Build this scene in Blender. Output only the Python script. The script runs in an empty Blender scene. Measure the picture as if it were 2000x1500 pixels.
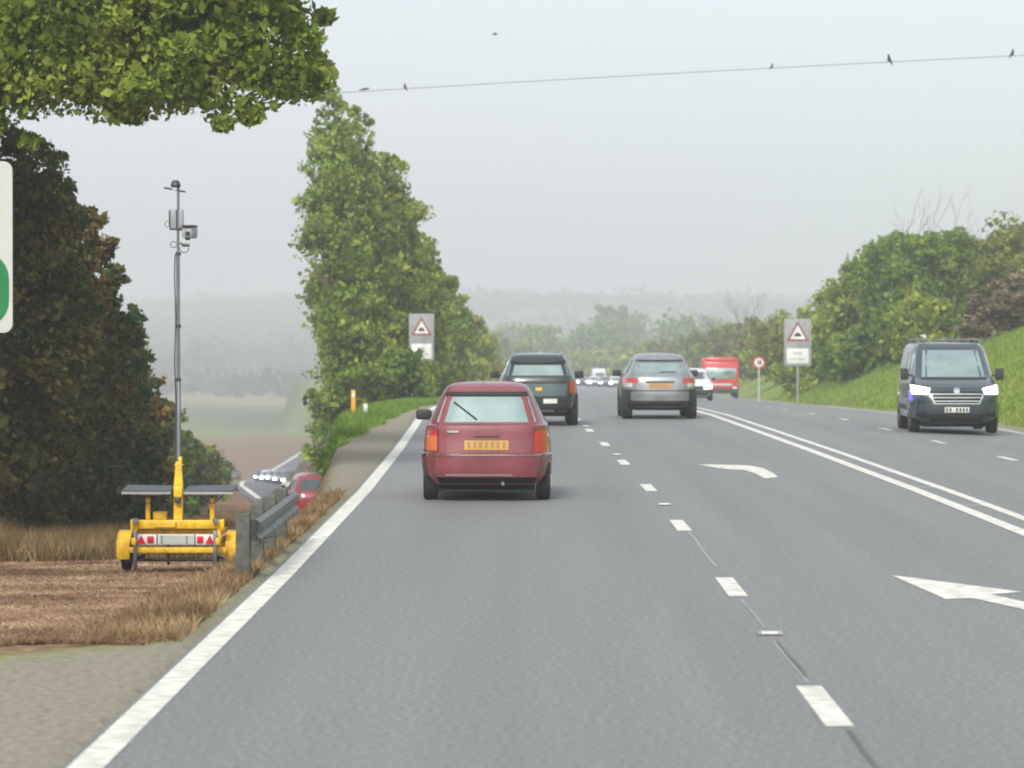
import bpy, bmesh, math, random
import numpy as np
from mathutils import Vector, Matrix, noise

random.seed(7); rng = np.random.default_rng(7)
R = math.radians
scene = bpy.context.scene
# ------------------------------------------------------------------ camera, sky, sun, exposure
EYE = 2.07
cam_d = bpy.data.cameras.new('camera'); cam = bpy.data.objects.new('camera', cam_d)
scene.collection.objects.link(cam); scene.camera = cam
cam_d.lens = 124.2; cam_d.sensor_width = 36; cam_d.clip_end = 12000; cam_d.clip_start = 0.5
cam_d.dof.use_dof = True; cam_d.dof.focus_distance = 41; cam_d.dof.aperture_fstop = 4.0
cam.location = (0, 0, EYE); cam.rotation_euler = (R(90 - 0.847), 0, R(0.324))
W = bpy.data.worlds.new('World'); scene.world = W; W.use_nodes = True
nt = W.node_tree; nt.nodes.clear()
out = nt.nodes.new('ShaderNodeOutputWorld'); bg = nt.nodes.new('ShaderNodeBackground')
sky = nt.nodes.new('ShaderNodeTexSky'); sky.sky_type = 'NISHITA'; sky.sun_disc = False
SUN_EL, SUN_AZ = 38, 195           # azimuth: degrees clockwise from +Y
sky.sun_elevation = R(SUN_EL); sky.sun_rotation = R(SUN_AZ)
sky.dust_density = 3.0; sky.air_density = 1.0; sky.ozone_density = 1.5
hs = nt.nodes.new('ShaderNodeHueSaturation'); hs.inputs['Saturation'].default_value = 0.55
bg.inputs[1].default_value = 0.14
oc = nt.nodes.new('ShaderNodeMix'); oc.data_type = 'RGBA'; oc.inputs[0].default_value = .72; oc.inputs[7].default_value = (2.58, 2.76, 2.99, 1)   # even overcast layer
nt.links.new(sky.outputs[0], hs.inputs['Color']); nt.links.new(hs.outputs[0], oc.inputs[6]); nt.links.new(oc.outputs[2], bg.inputs[0]); nt.links.new(bg.outputs[0], out.inputs[0])
sl = bpy.data.lights.new('sun', 'SUN'); sl.energy = 1.5; sl.angle = R(14); sl.color = (1, .96, .9)
so = bpy.data.objects.new('sun', sl); scene.collection.objects.link(so)
d = Vector((math.sin(R(SUN_AZ)) * math.cos(R(SUN_EL)), math.cos(R(SUN_AZ)) * math.cos(R(SUN_EL)), math.sin(R(SUN_EL))))
so.rotation_euler = (-d).to_track_quat('-Z', 'Y').to_euler()
scene.view_settings.view_transform = 'Standard'; scene.view_settings.look = 'None'
scene.view_settings.gamma = 1; scene.view_settings.exposure = 1.1
scene.render.engine = 'CYCLES'; scene.cycles.volume_bounces = 2
scene.cycles.filter_width = 1.9
HAZE = 0.0008

# ------------------------------------------------------------------ helpers
C = scene.collection
def tag(o, label=None, cat=None, group=None, kind=None):
    if label: o['label'] = label
    if cat: o['category'] = cat
    if group: o['group'] = group
    if kind: o['kind'] = kind
    return o
def empty(name, loc=(0, 0, 0), rz=0, label=None, cat=None, group=None):
    o = bpy.data.objects.new(name, None); C.objects.link(o)
    o.empty_display_size = .2; o.location = loc; o.rotation_euler = (0, 0, rz)
    return tag(o, label, cat, group)
def link(name, me, mat=None, parent=None, smooth=None):
    o = bpy.data.objects.new(name, me); C.objects.link(o)
    if mat is not None: me.materials.append(mat)
    if smooth is not None:
        me.polygons.foreach_set('use_smooth', [True] * len(me.polygons))
        if smooth < 180: me.set_sharp_from_angle(angle=R(smooth))
    if parent is not None: o.parent = parent
    return o
class MB:
    """collects shapes into one mesh"""
    def __init__(s): s.v = []; s.f = []
    def add(s, vs, fs):
        b = len(s.v); s.v += [tuple(p) for p in vs]; s.f += [tuple(b + i for i in f) for f in fs]; return s
    def box(s, c, size, rot=None, taper=1.0, bev=0.0):
        x, y, z = [k / 2 for k in size]
        if bev <= 0:
            vs = [(sx * x * (taper if sz > 0 else 1), sy * y * (taper if sz > 0 else 1), sz * z) for sz in (-1, 1) for sy in (-1, 1) for sx in (-1, 1)]
            fs = [(0, 2, 3, 1), (4, 5, 7, 6), (0, 1, 5, 4), (2, 6, 7, 3), (0, 4, 6, 2), (1, 3, 7, 5)]
        else:
            b = min(bev, x * .9, y * .9, z * .9)
            bm = bmesh.new(); bmesh.ops.create_cube(bm, size=1)
            for v in bm.verts: v.co = Vector((v.co.x * 2 * x, v.co.y * 2 * y, v.co.z * 2 * z))
            bmesh.ops.bevel(bm, geom=bm.edges[:], offset=b, segments=2, affect='EDGES', profile=.5)
            bm.verts.index_update(); vs = [tuple(v.co) for v in bm.verts]; fs = [tuple(v.index for v in f.verts) for f in bm.faces]; bm.free()
        m = rot if rot is not None else Matrix.Identity(3)
        return s.add([Vector(c) + m @ Vector(p) for p in vs], fs)
    def tube(s, pts, rad, n=8, caps=True):
        pts = [Vector(p) for p in pts]; rad = rad if isinstance(rad, (list, tuple)) else [rad] * len(pts)
        vs = []; fs = []; up = None
        for i, p in enumerate(pts):
            t = (pts[min(i + 1, len(pts) - 1)] - pts[max(i - 1, 0)]).normalized()
            if up is None: up = t.orthogonal().normalized()
            a = (up - t * up.dot(t)).normalized(); up = a; b = t.cross(a)
            for k in range(n):
                th = 2 * math.pi * k / n
                vs.append(p + rad[i] * (a * math.cos(th) + b * math.sin(th)))
        for i in range(len(pts) - 1):
            for k in range(n):
                k2 = (k + 1) % n; fs.append((i * n + k, i * n + k2, (i + 1) * n + k2, (i + 1) * n + k))
        if caps: fs.append(tuple(range(n))[::-1]); fs.append(tuple((len(pts) - 1) * n + k for k in range(n)))
        return s.add(vs, fs)
    def lathe(s, c, axis, prof, n=24):
        """prof: list of (r, along); axis 'x','y' or 'z'"""
        vs = []; fs = []; m = len(prof)
        for k in range(n):
            th = 2 * math.pi * k / n; cc, ss = math.cos(th), math.sin(th)
            for r, a in prof:
                p = {'x': (a, r * cc, r * ss), 'y': (r * cc, a, r * ss), 'z': (r * cc, r * ss, a)}[axis]
                vs.append((c[0] + p[0], c[1] + p[1], c[2] + p[2]))
        for k in range(n):
            k2 = (k + 1) % n
            for j in range(m - 1): fs.append((k * m + j, k * m + j + 1, k2 * m + j + 1, k2 * m + j))
        return s.add(vs, fs)
    def prism(s, poly, y0, y1):
        """polygon in (x, z) extruded along y"""
        n = len(poly); vs = [(x, y0, z) for x, z in poly] + [(x, y1, z) for x, z in poly]
        fs = [tuple(range(n)), tuple(range(2 * n - 1, n - 1, -1))] + [(i, i + n, (i + 1) % n + n, (i + 1) % n) for i in range(n)]
        return s.add(vs, fs)
    def build(s, name, mat, parent=None, smooth=30):
        me = bpy.data.meshes.new(name); me.from_pydata(s.v, [], s.f); me.validate(); 
        bm = bmesh.new(); bm.from_mesh(me); bmesh.ops.recalc_face_normals(bm, faces=bm.faces[:]); bm.to_mesh(me); bm.free()
        return link(name, me, mat, parent, smooth)
def copy_tree(o, parent=None):
    c = o.copy(); C.objects.link(c)
    if parent is not None: c.parent = parent
    for ch in list(o.children): copy_tree(ch, c)
    return c

# ------------------------------------------------------------------ materials
def new_mat(name):
    m = bpy.data.materials.new(name); m.use_nodes = True
    return m, m.node_tree, m.node_tree.nodes['Principled BSDF']
def ramp_noise(t, scale, cols, vec='Object', detail=5, lo=.35, hi=.65, dist=0.0):
    tc = t.nodes.new('ShaderNodeTexCoord'); n = t.nodes.new('ShaderNodeTexNoise')
    n.inputs['Scale'].default_value = scale; n.inputs['Detail'].default_value = detail; n.inputs['Distortion'].default_value = dist
    r = t.nodes.new('ShaderNodeValToRGB'); e = r.color_ramp.elements
    e[0].position = lo; e[1].position = hi
    e[0].color = (*cols[0], 1); e[1].color = (*cols[-1], 1)
    for i, c in enumerate(cols[1:-1]):
        k = e.new(lo + (hi - lo) * (i + 1) / (len(cols) - 1)); k.color = (*c, 1)
    t.links.new(tc.outputs[vec], n.inputs['Vector']); t.links.new(n.outputs['Fac'], r.inputs['Fac'])
    return r, n, tc
def mat(name, col, rough=.6, metal=0, coat=0, var=.12, scale=3, emit=None, es=1, bump=0):
    m, t, p = new_mat(name)
    a = tuple(c * (1 - var) for c in col); b = tuple(min(1, c * (1 + var)) for c in col)
    r, n, _ = ramp_noise(t, scale, [a, b]); t.links.new(r.outputs[0], p.inputs['Base Color'])
    p.inputs['Roughness'].default_value = rough; p.inputs['Metallic'].default_value = metal
    p.inputs['Coat Weight'].default_value = coat; p.inputs['Coat Roughness'].default_value = .08
    if emit: p.inputs['Emission Color'].default_value = (*emit, 1); p.inputs['Emission Strength'].default_value = es
    if bump:
        bn = t.nodes.new('ShaderNodeBump'); bn.inputs['Strength'].default_value = bump
        t.links.new(n.outputs['Fac'], bn.inputs['Height']); t.links.new(bn.outputs[0], p.inputs['Normal'])
    return m
def leaf_mat(name, cols, scale=.9, trans=.3):
    m, t, p = new_mat(name); t.nodes.remove(p)
    r, n, tc = ramp_noise(t, scale, cols, 'Object', 4, .3, .7)
    oi = t.nodes.new('ShaderNodeObjectInfo'); at = t.nodes.new('ShaderNodeAttribute'); at.attribute_name = 'leafvar'
    add = t.nodes.new('ShaderNodeVectorMath'); add.operation = 'ADD'
    comb = t.nodes.new('ShaderNodeVectorMath'); comb.operation = 'SCALE'; comb.inputs['Scale'].default_value = 37
    t.links.new(oi.outputs['Location'], comb.inputs[0])
    t.links.new(tc.outputs['Object'], add.inputs[0]); t.links.new(comb.outputs[0], add.inputs[1]); t.links.new(add.outputs[0], n.inputs['Vector'])
    hv = t.nodes.new('ShaderNodeHueSaturation'); mr = t.nodes.new('ShaderNodeMapRange')
    mr.inputs['To Min'].default_value = .6; mr.inputs['To Max'].default_value = 1.4
    t.links.new(at.outputs['Fac'], mr.inputs['Value']); t.links.new(mr.outputs[0], hv.inputs['Value'])
    mr2 = t.nodes.new('ShaderNodeMapRange'); mr2.inputs['To Min'].default_value = .485; mr2.inputs['To Max'].default_value = .515
    t.links.new(oi.outputs['Random'], mr2.inputs['Value']); t.links.new(mr2.outputs[0], hv.inputs['Hue'])
    t.links.new(r.outputs[0], hv.inputs['Color'])
    df = t.nodes.new('ShaderNodeBsdfDiffuse'); tr = t.nodes.new('ShaderNodeBsdfTranslucent'); mx = t.nodes.new('ShaderNodeMixShader')
    mx.inputs[0].default_value = trans
    t.links.new(hv.outputs[0], df.inputs[0]); t.links.new(hv.outputs[0], tr.inputs[0])
    t.links.new(df.outputs[0], mx.inputs[1]); t.links.new(tr.outputs[0], mx.inputs[2])
    t.links.new(mx.outputs[0], t.nodes['Material Output'].inputs[0])
    return m
M = {}
M['leaf_spring'] = leaf_mat('spring_leaves', [(.11, .17, .03), (.25, .34, .055), (.46, .49, .10)], trans=.42)
M['leaf_mid'] = leaf_mat('mid_green_leaves', [(.07, .12, .028), (.17, .26, .045), (.33, .39, .08)], trans=.38)
M['leaf_dark'] = leaf_mat('late_summer_leaves', [(.022, .055, .022), (.08, .11, .034), (.19, .18, .055)], trans=.15)
M['leaf_rust'] = leaf_mat('turning_leaves', [(.04, .06, .02), (.11, .10, .032), (.22, .155, .05)], trans=.15)
M['leaf_olive'] = leaf_mat('olive_leaves', [(.09, .12, .03), (.20, .22, .05), (.31, .31, .09)], trans=.38)
M['twig'] = leaf_mat('bramble_twigs', [(.09, .075, .05), (.16, .13, .075), (.21, .19, .11)], trans=.05)
M['leaf_far'] = leaf_mat('far_leaves', [(.035, .055, .03), (.07, .09, .04), (.13, .14, .06)], scale=.02)
M['bark'] = mat('bark', (.10, .08, .06), .9, scale=6, var=.35)
M['red_paint'] = mat('faded_red_paint', (.20, .042, .05), .45, coat=.6, var=.18, scale=2.5)
M['mpv_red'] = mat('deep_red_paint', (.22, .012, .02), .3, coat=.7)
M['lorry_red'] = mat('lorry_red_paint', (.5, .03, .03), .45, coat=.3)
M['black_green'] = mat('dark_green_paint', (.018, .03, .026), .3, coat=.7)
M['silver'] = mat('grey_silver_paint', (.27, .29, .29), .35, metal=.5, coat=.5)
M['van_paint'] = mat('slate_van_paint', (.032, .05, .055), .3, metal=.2, coat=.7)
M['white_paint'] = mat('white_car_paint', (.75, .76, .76), .3, coat=.5, var=.03)
M['dark_paint'] = mat('charcoal_car_paint', (.03, .035, .045), .3, coat=.5)
M['blue_paint'] = mat('pale_blue_car_paint', (.35, .42, .48), .3, coat=.5)
M['plastic'] = mat('black_plastic', (.02, .02, .02), .6)
M['under'] = mat('dark_underbody', (.012, .012, .012), .9)
M['rubber'] = mat('tyre_rubber', (.02, .02, .02), .85, bump=.2, scale=30)
M['rim'] = mat('wheel_rim', (.35, .36, .37), .4, metal=.7)
M['glass'] = mat('window_glass', (.42, .52, .49), .12, metal=.75, var=.12, scale=2)
M['glass_dark'] = mat('dark_window_glass', (.10, .13, .13), .08, metal=.6, var=.1)
M['chrome'] = mat('chrome_trim', (.6, .62, .62), .2, metal=1, var=.02)
M['lamp_red'] = mat('red_tail_lamp', (.38, .025, .02), .25, coat=.8, emit=(1, .08, .04), es=.05)
M['lamp_orange'] = mat('amber_tail_lamp', (.55, .13, .04), .25, coat=.8, emit=(1, .25, .06), es=.04)
M['lamp_white'] = mat('lit_headlamp', (.9, .9, .9), .2, emit=(1, .99, .93), es=6)
M['lamp_blue'] = mat('blue_lit_lamp', (.05, .04, .5), .2, emit=(.15, .08, 1), es=.8)
M['reverse'] = mat('clear_lamp', (.6, .62, .6), .15, coat=.8)
M['plate_y'] = mat('yellow_number_plate', (.45, .25, .06), .4)
M['plate_w'] = mat('white_number_plate', (.75, .76, .72), .4)
M['ink'] = mat('black_lettering', (.03, .03, .03), .6)
M['yellow'] = mat('yellow_trailer_paint', (.84, .50, .012), .45, coat=.2, var=.22, scale=9)
M['steel'] = mat('galvanised_steel', (.20, .21, .22), .45, metal=.6, scale=12, var=.2)
M['mast'] = mat('mast_grey', (.16, .175, .19), .5, metal=.3)
M['cabinet'] = mat('equipment_grey', (.32, .33, .35), .5)
M['dark_grey'] = mat('dark_grey_metal', (.04, .045, .05), .5)
M['solar'] = mat('solar_panel', (.05, .055, .065), .5, coat=.1)
M['alu'] = mat('aluminium_edge', (.55, .56, .56), .35, metal=.8)
M['white'] = mat('white_board', (.8, .8, .78), .45, var=.04)
M['red'] = mat('reflector_red', (.6, .015, .02), .3)
M['wood_post'] = mat('weathered_post', (.085, .09, .075), .85, scale=14, var=.3, bump=.4)
M['rail'] = mat('dull_guardrail', (.15, .16, .14), .5, metal=.55, scale=6, var=.3)
M['rail_dark'] = mat('rail_bracket', (.05, .055, .05), .6, metal=.4)
M['sign_grey'] = mat('sign_backing_grey', (.26, .27, .27), .55)
M['sign_white'] = mat('sign_white', (.62, .64, .6), .5)
M['sign_red'] = mat('sign_red_border', (.25, .06, .06), .5)
M['sign_green'] = mat('sign_green', (.0, .17, .045), .45)
M['sign_pale'] = mat('sign_border_white', (.50, .52, .48), .5, var=.05)
M['galv'] = mat('sign_post_grey', (.3, .31, .3), .5, metal=.3)
M['marker'] = mat('marker_yellow', (.75, .38, .03), .5)
M['cable'] = mat('cable', (.05, .05, .055), .6)
M['feather'] = mat('dark_feathers', (.03, .03, .035), .8)
M['whip'] = mat('road_paint', (.66, .65, .57), .65, var=.22, scale=7)
M['worn'] = mat('worn_road_paint', (.30, .31, .29), .7, var=.3, scale=14)
M['patch'] = mat('crack_sealant', (.10, .105, .10), .7, var=.3, scale=9)

# asphalt
def asphalt(name, a, b, rough=.55):
    m, t, p = new_mat(name)
    r, n, tc = ramp_noise(t, 26, [a, b], 'Object', 6, .32, .68)
    n2 = t.nodes.new('ShaderNodeTexNoise'); n2.inputs['Scale'].default_value = .5; n2.inputs['Detail'].default_value = 4
    mp = t.nodes.new('ShaderNodeMapping'); mp.inputs['Scale'].default_value = (2.4, .07, 1)
    t.links.new(tc.outputs['Object'], mp.inputs[0]); t.links.new(mp.outputs[0], n2.inputs['Vector'])
    mr = t.nodes.new('ShaderNodeMapRange'); mr.inputs['From Min'].default_value = .3; mr.inputs['From Max'].default_value = .7
    mr.inputs['To Min'].default_value = .9; mr.inputs['To Max'].default_value = 1.1
    t.links.new(n2.outputs['Fac'], mr.inputs['Value'])
    hv = t.nodes.new('ShaderNodeHueSaturation'); t.links.new(r.outputs[0], hv.inputs['Color']); t.links.new(mr.outputs[0], hv.inputs['Value'])
    t.links.new(hv.outputs[0], p.inputs['Base Color'])
    bn = t.nodes.new('ShaderNodeBump'); bn.inputs['Strength'].default_value = .25; bn.inputs['Distance'].default_value = .01
    t.links.new(n.outputs['Fac'], bn.inputs['Height']); t.links.new(bn.outputs[0], p.inputs['Normal'])
    p.inputs['Roughness'].default_value = rough
    return m
M['asphalt'] = asphalt('asphalt', (.112, .116, .110), (.255, .258, .244), .62)
M['strip'] = asphalt('gritty_margin', (.13, .12, .085), (.21, .195, .15), .75)
M['asphalt_far'] = asphalt('asphalt_side_road', (.06, .062, .068), (.10, .103, .11), .6)

# ------------------------------------------------------------------ terrain functions (X across, D ahead)
def ip(x, pts):
    return np.interp(x, [p[0] for p in pts], [p[1] for p in pts])
S_PTS = [(0, 0), (30, 0), (46, -.06), (62, -.23), (75, -.42), (88, -.62), (105, -.72), (120, -.6), (160, .3), (210, 1.9), (255, 3.2), (320, 4.2), (390, 4.0), (440, 2.9), (500, .8), (560, -2.5), (640, -10), (760, -28), (900, -55)]
def s_of(D): return ip(D, S_PTS)
Z_PTS = [(0, 0), (88, 0), (104, -.14), (130, -.5), (160, -1.0), (255, -2.5), (500, -5.6), (900, -10), (1400, -13)]
def zr(D): return ip(D, Z_PTS)
def road_z(x0, D):
    """x0 = lateral in the road's own straight frame"""
    return zr(D) - .033 * np.clip(x0 - 5.3, 0, 6.4)
ZL_PTS = [(0, 0), (21, 0), (26, -.08), (32, -.33), (40, -.67), (60, -1.55), (90, -3.0), (121, -4.54), (316, -11.8), (500, -19), (800, -21), (1200, -20), (1600, -14)]
XC_PTS = [(0, -2.42), (38, -2.42), (44, -2.45), (50, -2.75), (60, -3.25), (79, -4.3), (88, -4.6), (130, -4.7), (150, -6.5), (200, -9), (300, -13), (500, -18), (900, -60)]
TOE = [(0, .16), (40, .142), (70, .130), (120, .108), (200, .105), (500, .095), (900, .08)]
def sst(a, b, x):
    t = np.clip((x - a) / (b - a), 0, 1); return t * t * (3 - 2 * t)
def hills(X, D):
    h = 37 * sst(1300, 3100, D + 180 * np.sin(X / 330.)) + 5 * np.sin(X / 260. + 1) * sst(1500, 2600, D) + 4 * np.sin(X / 97. + D / 300.) * sst(1200, 2300, D)
    return h
def ground_z(X, D):
    X = np.asarray(X, float); D = np.asarray(D, float)
    s = s_of(D); x0 = X - s
    zm = road_z(x0, D)
    # right bank
    bank = np.clip(x0 - 12.4, 0, None) * .46
    lim = 7.5 + 1.2 * np.sin(D / 60.)
    bank = lim * (1 - np.exp(-bank / lim * 1.15)) * (1 - sst(380, 620, D))
    zm = zm + bank
    # left lower ground with its own bank
    zl = ip(D, ZL_PTS)
    toe = ip(D, TOE) * D + .6
    lb = np.clip(-X - toe, 0, None) * .42; lim2 = 7.0
    lb = lim2 * (1 - np.exp(-lb / lim2)) * (1 - sst(420, 600, D) * .75)
    zl = zl + lb
    zl = zl + 3.2 * sst(520, 620, D) * np.exp(-((X + 48) / 26) ** 2) * (1 - sst(640, 800, D))
    xc = ip(D, XC_PTS)
    w = np.where(D < 60, .95, np.where(D < 140, .8, 6.0))
    k = sst(0, 1, (xc - X) / w)
    z = zm * (1 - k) + zl * k
    h = hills(X, D)
    und = (.03 * np.sin(X * 1.7 + D * .21) + .02 * np.sin(X * .9 - D * .3)) * np.clip((np.abs(x0 - 5) - 9) / 6, 0, 1)
    return z + h + und
def gz(x, y): return float(ground_z(x, y))

def grid_mesh(name, xs, ys, zf, skew=True):
    XX, YY = np.meshgrid(xs, ys)
    if skew: XX = XX + s_of(YY) * np.clip(1.3 - np.abs(XX) / 60, 0, 1)
    ZZ = zf(XX, YY)
    v = np.stack([XX, YY, ZZ], -1).reshape(-1, 3)
    nx, ny = len(xs), len(ys)
    i = np.arange(nx * ny).reshape(ny, nx)
    f = np.stack([i[:-1, :-1], i[:-1, 1:], i[1:, 1:], i[1:, :-1]], -1).reshape(-1, 4)
    me = bpy.data.meshes.new(name); me.from_pydata(v.tolist(), [], f.tolist())
    return me, v

# ground
def dens(a, b, st): return list(np.arange(a, b, st))
xs = [-3400, -2400, -1600, -1100, -800, -600, -450, -340, -260, -200, -160, -130, -105, -85, -70, -60, -52, -45, -39, -34, -30] + dens(-27, -12, .9) + dens(-12, -7, .4) + dens(-7, -1.8, .13) + [-1, 0, 2, 4, 5.3, 7, 9, 11, 11.7] + dens(12, 20, .5) + dens(20, 40, 1.5) + [41, 45, 50, 57, 65, 75, 88, 105, 130, 160, 200, 260, 340, 450, 600, 800, 1100, 1600, 2400, 3400]
ys = [-60, -30, -10, 0] + dens(5, 18, 2) + dens(18, 70, .6) + dens(70, 160, 1.5) + dens(160, 300, 4) + dens(300, 700, 10) + dens(700, 1400, 35) + dens(1400, 3400, 60) + [3500, 3800, 4300]
def terr(X, Y):
    z = ground_z(X, Y); x0 = X - s_of(Y)
    under = (x0 > -2.24) & (x0 < 11.75) & (Y < 900)
    return z - np.where(under, .06, 0)
me, v = grid_mesh('ground', xs, ys, terr)
X, Y = v[:, 0], v[:, 1]; x0 = X - s_of(Y)
nz = np.array([noise.noise(Vector((a * .35, b * .22, 3))) for a, b in zip(X, Y)])
nz2 = np.array([noise.noise(Vector((a * .006, b * .004, 9))) for a, b in zip(X, Y)])
brown = np.where(x0 < -2.3, 1.0, 0) * sst(22.4, 24.6, Y + nz * 3) * sst(-.1, .7, ip(Y, XC_PTS) + .35 - X + nz * .3) * (1 - sst(560, 700, Y)) * np.where((X > -.0575 * Y) & (Y > 45), 0, 1)
brown = np.maximum(brown, .45 * sst(.1, .4, nz2) * sst(1100, 1400, Y) * sst(-60, 20, X))
strip = np.where(x0 < 0, 1.0, 0) * (1 - sst(-.15, .15, (-2.2 - x0) + nz * .2 - np.interp(Y, [23, 45, 64, 83, 112, 200], [1.25, 1.2, 1.05, .6, .3, .25]))) * (1 - brown)
strip = np.maximum(strip, np.where((x0 > 0) & (x0 < 13), 1.0, 0) * (1 - sst(11.9, 12.3, x0 + nz * .3)))
col = np.zeros((len(v), 4), np.float32); col[:, 0] = brown; col[:, 1] = strip
col[:, 2] = np.clip(.5 + nz2 * 1.6, 0, 1); col[:, 3] = 1
ca = me.color_attributes.new('cover', 'FLOAT_COLOR', 'POINT'); ca.data.foreach_set('color', col.ravel())
m, t, p = new_mat('ground_cover')
g, _, tc = ramp_noise(t, 1.6, [(.10, .16, .03), (.18, .25, .045), (.27, .31, .08)], 'Object', 8, .3, .7)
b_, bn_, _ = ramp_noise(t, 5.5, [(.10, .055, .03), (.20, .12, .07), (.36, .235, .145)], 'Object', 9, .33, .68)
st, _, _ = ramp_noise(t, 16, [(.19, .17, .125), (.26, .235, .18), (.33, .305, .24)], 'Object', 8, .3, .7)
fd, _, _ = ramp_noise(t, .006, [(.07, .10, .03), (.16, .18, .06), (.24, .22, .12)], 'Object', 3, .38, .62)
at = t.nodes.new('ShaderNodeAttribute'); at.attribute_name = 'cover'
sp = t.nodes.new('ShaderNodeSeparateColor'); t.links.new(at.outputs['Color'], sp.inputs[0])
def mixc(fac, a, b):
    mx = t.nodes.new('ShaderNodeMix'); mx.data_type = 'RGBA'
    t.links.new(fac, mx.inputs[0]); t.links.new(a, mx.inputs[6]); t.links.new(b, mx.inputs[7]); return mx.outputs[2]
sx = t.nodes.new('ShaderNodeSeparateXYZ'); t.links.new(tc.outputs['Object'], sx.inputs[0])
mr = t.nodes.new('ShaderNodeMapRange'); mr.inputs['From Min'].default_value = 450; mr.inputs['From Max'].default_value = 900
t.links.new(sx.outputs['Y'], mr.inputs['Value'])
c1 = mixc(mr.outputs[0], g.outputs[0], fd.outputs[0]); c2 = mixc(sp.outputs[0], c1, b_.outputs[0]); c3 = mixc(sp.outputs[1], c2, st.outputs[0])
t.links.new(c3, p.inputs['Base Color']); p.inputs['Roughness'].default_value = .95; p.inputs['Specular IOR Level'].default_value = .1
bp = t.nodes.new('ShaderNodeBump'); bp.inputs['Strength'].default_value = .6; bp.inputs['Distance'].default_value = .05
t.links.new(bn_.outputs['Fac'], bp.inputs['Height']); t.links.new(bp.outputs[0], p.inputs['Normal'])
ground = link('ground', me, m, smooth=180); tag(ground, kind='structure')

# road ribbons
RD = list(np.arange(2, 90, 2.)) + list(np.arange(90, 260, 5.)) + list(np.arange(260, 900, 10.))
def ribbon(name, xa, xb, d0, d1, lift, mt, nx=2, kind='structure'):
    ds = [d0] + [q for q in RD if d0 < q < d1] + [d1]
    vs = []; fs = []
    for q in ds:
        for k in range(nx):
            x0 = xa + (xb - xa) * k / (nx - 1)
            vs.append((x0 + float(s_of(q)), q, float(road_z(x0, q)) + lift))
    for i in range(len(ds) - 1):
        for k in range(nx - 1): fs.append((i * nx + k, i * nx + k + 1, (i + 1) * nx + k + 1, (i + 1) * nx + k))
    return vs, fs
def ribbon_obj(name, parts, lift, mt, nx=2):
    b = MB()
    for xa, xb, d0, d1 in parts:
        b.add(*ribbon(name, xa, xb, d0, d1, lift, mt, nx))
    o = b.build(name, mt, None, None); return tag(o, kind='structure')
ds = [2.0] + RD[1:] + [900]
vs = []; fs = []
cx = [-2.24, 0, 2, 4, 5.3, 7, 9, 11.7]
b = MB(); n = len(cx)
for q in ds:
    for x0 in cx: vs.append((x0 + float(s_of(q)), q, float(road_z(x0, q))))
for i in range(len(ds) - 1):
    for k in range(n - 1): fs.append((i * n + k, i * n + k + 1, (i + 1) * n + k + 1, (i + 1) * n + k))
# turned-down edges
b.add(vs, fs); road = b.build('road', M['asphalt'], None, None); tag(road, kind='structure')
ribbon_obj('edge_line', [(-2.205, -2.03, 2, 700), (11.35, 11.5, 2, 700)], .004, M['whip'])
ribbon_obj('double_white_line', [(5.0, 5.17, 2, 700), (5.43, 5.58, 2, 700)], .004, M['whip'])
ribbon_obj('lane_line', [(1.54, 1.69, 18.5 + 9.1 * k, 20.6 + 9.1 * k) for k in range(-1, 55)], .004, M['whip'])
ribbon_obj('opposite_lane_line', [(8.28, 8.42, 14 + 9.1 * k, 16 + 9.1 * k) for k in range(0, 55)], .004, M['whip'])
# ladder ticks between the double white lines
ribbon_obj('line_tick', [(5.17, 5.43, 12.0 + 5 * k, 12.28 + 5 * k) for k in range(0, 24)], .004, M['worn'])
# seam along the lane joint with the remains of an old line
b = MB()
for i, (a, c) in enumerate([(20.8, 23.6), (24.6, 27.3), (31.0, 36.5)]):
    q = np.linspace(a, c, 7); w = .008 if i < 2 else .013
    xx = 1.62 + .006 * np.sin(q * 1.3)
    vs = [(x - w, y, .004) for x, y in zip(xx, q)] + [(x + w, y, .004) for x, y in zip(xx, q)]
    b.add(vs, [(k, k + 7, k + 8, k + 1) for k in range(6)])
tag(b.build('worn_line', M['worn'], None, None), kind='structure')
b = MB()
for a, c in [(12, 18.3), (21.2, 23.6)]:
    q = np.linspace(a, c, 9); xx = 1.64 + .008 * np.sin(q * 2.1)
    vs = [(x - .014, y, .0035) for x, y in zip(xx, q)] + [(x + .014, y, .0035) for x, y in zip(xx, q)]
    b.add(vs, [(k, k + 9, k + 10, k + 1) for k in range(8)])
tag(b.build('road_seam', M['patch'], None, None), kind='structure')
# deflection arrows, measured on the road surface
def flat_poly(name, pts, mt, lift=.0045):
    bm = bmesh.new(); f = bm.faces.new([bm.verts.new((x, y, float(road_z(x, y)) + lift)) for x, y in pts])
    bmesh.ops.triangulate(bm, faces=[f]); bmesh.ops.recalc_face_normals(bm, faces=bm.faces[:]); me = bpy.data.meshes.new(name); bm.to_mesh(me); bm.free()
    return tag(link(name, me, mt), kind='structure')
flat_poly('lane_arrow', [(3.05, 30.0), (3.90, 28.05), (3.62, 27.8), (3.84, 26.6), (3.98, 25.2), (4.03, 23.2), (3.86, 23.2), (3.80, 25.0), (3.64, 26.4), (3.42, 27.4), (3.20, 27.3)], M['whip'])
flat_poly('lane_arrow', [(2.58, 55.1), (3.02, 54.9), (3.36, 54.6), (3.50, 53.6), (3.53, 51.8), (3.50, 50.2), (3.28, 49.8), (3.26, 51.6), (3.16, 52.9), (3.00, 53.0), (2.80, 53.7)], M['whip'])
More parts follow.
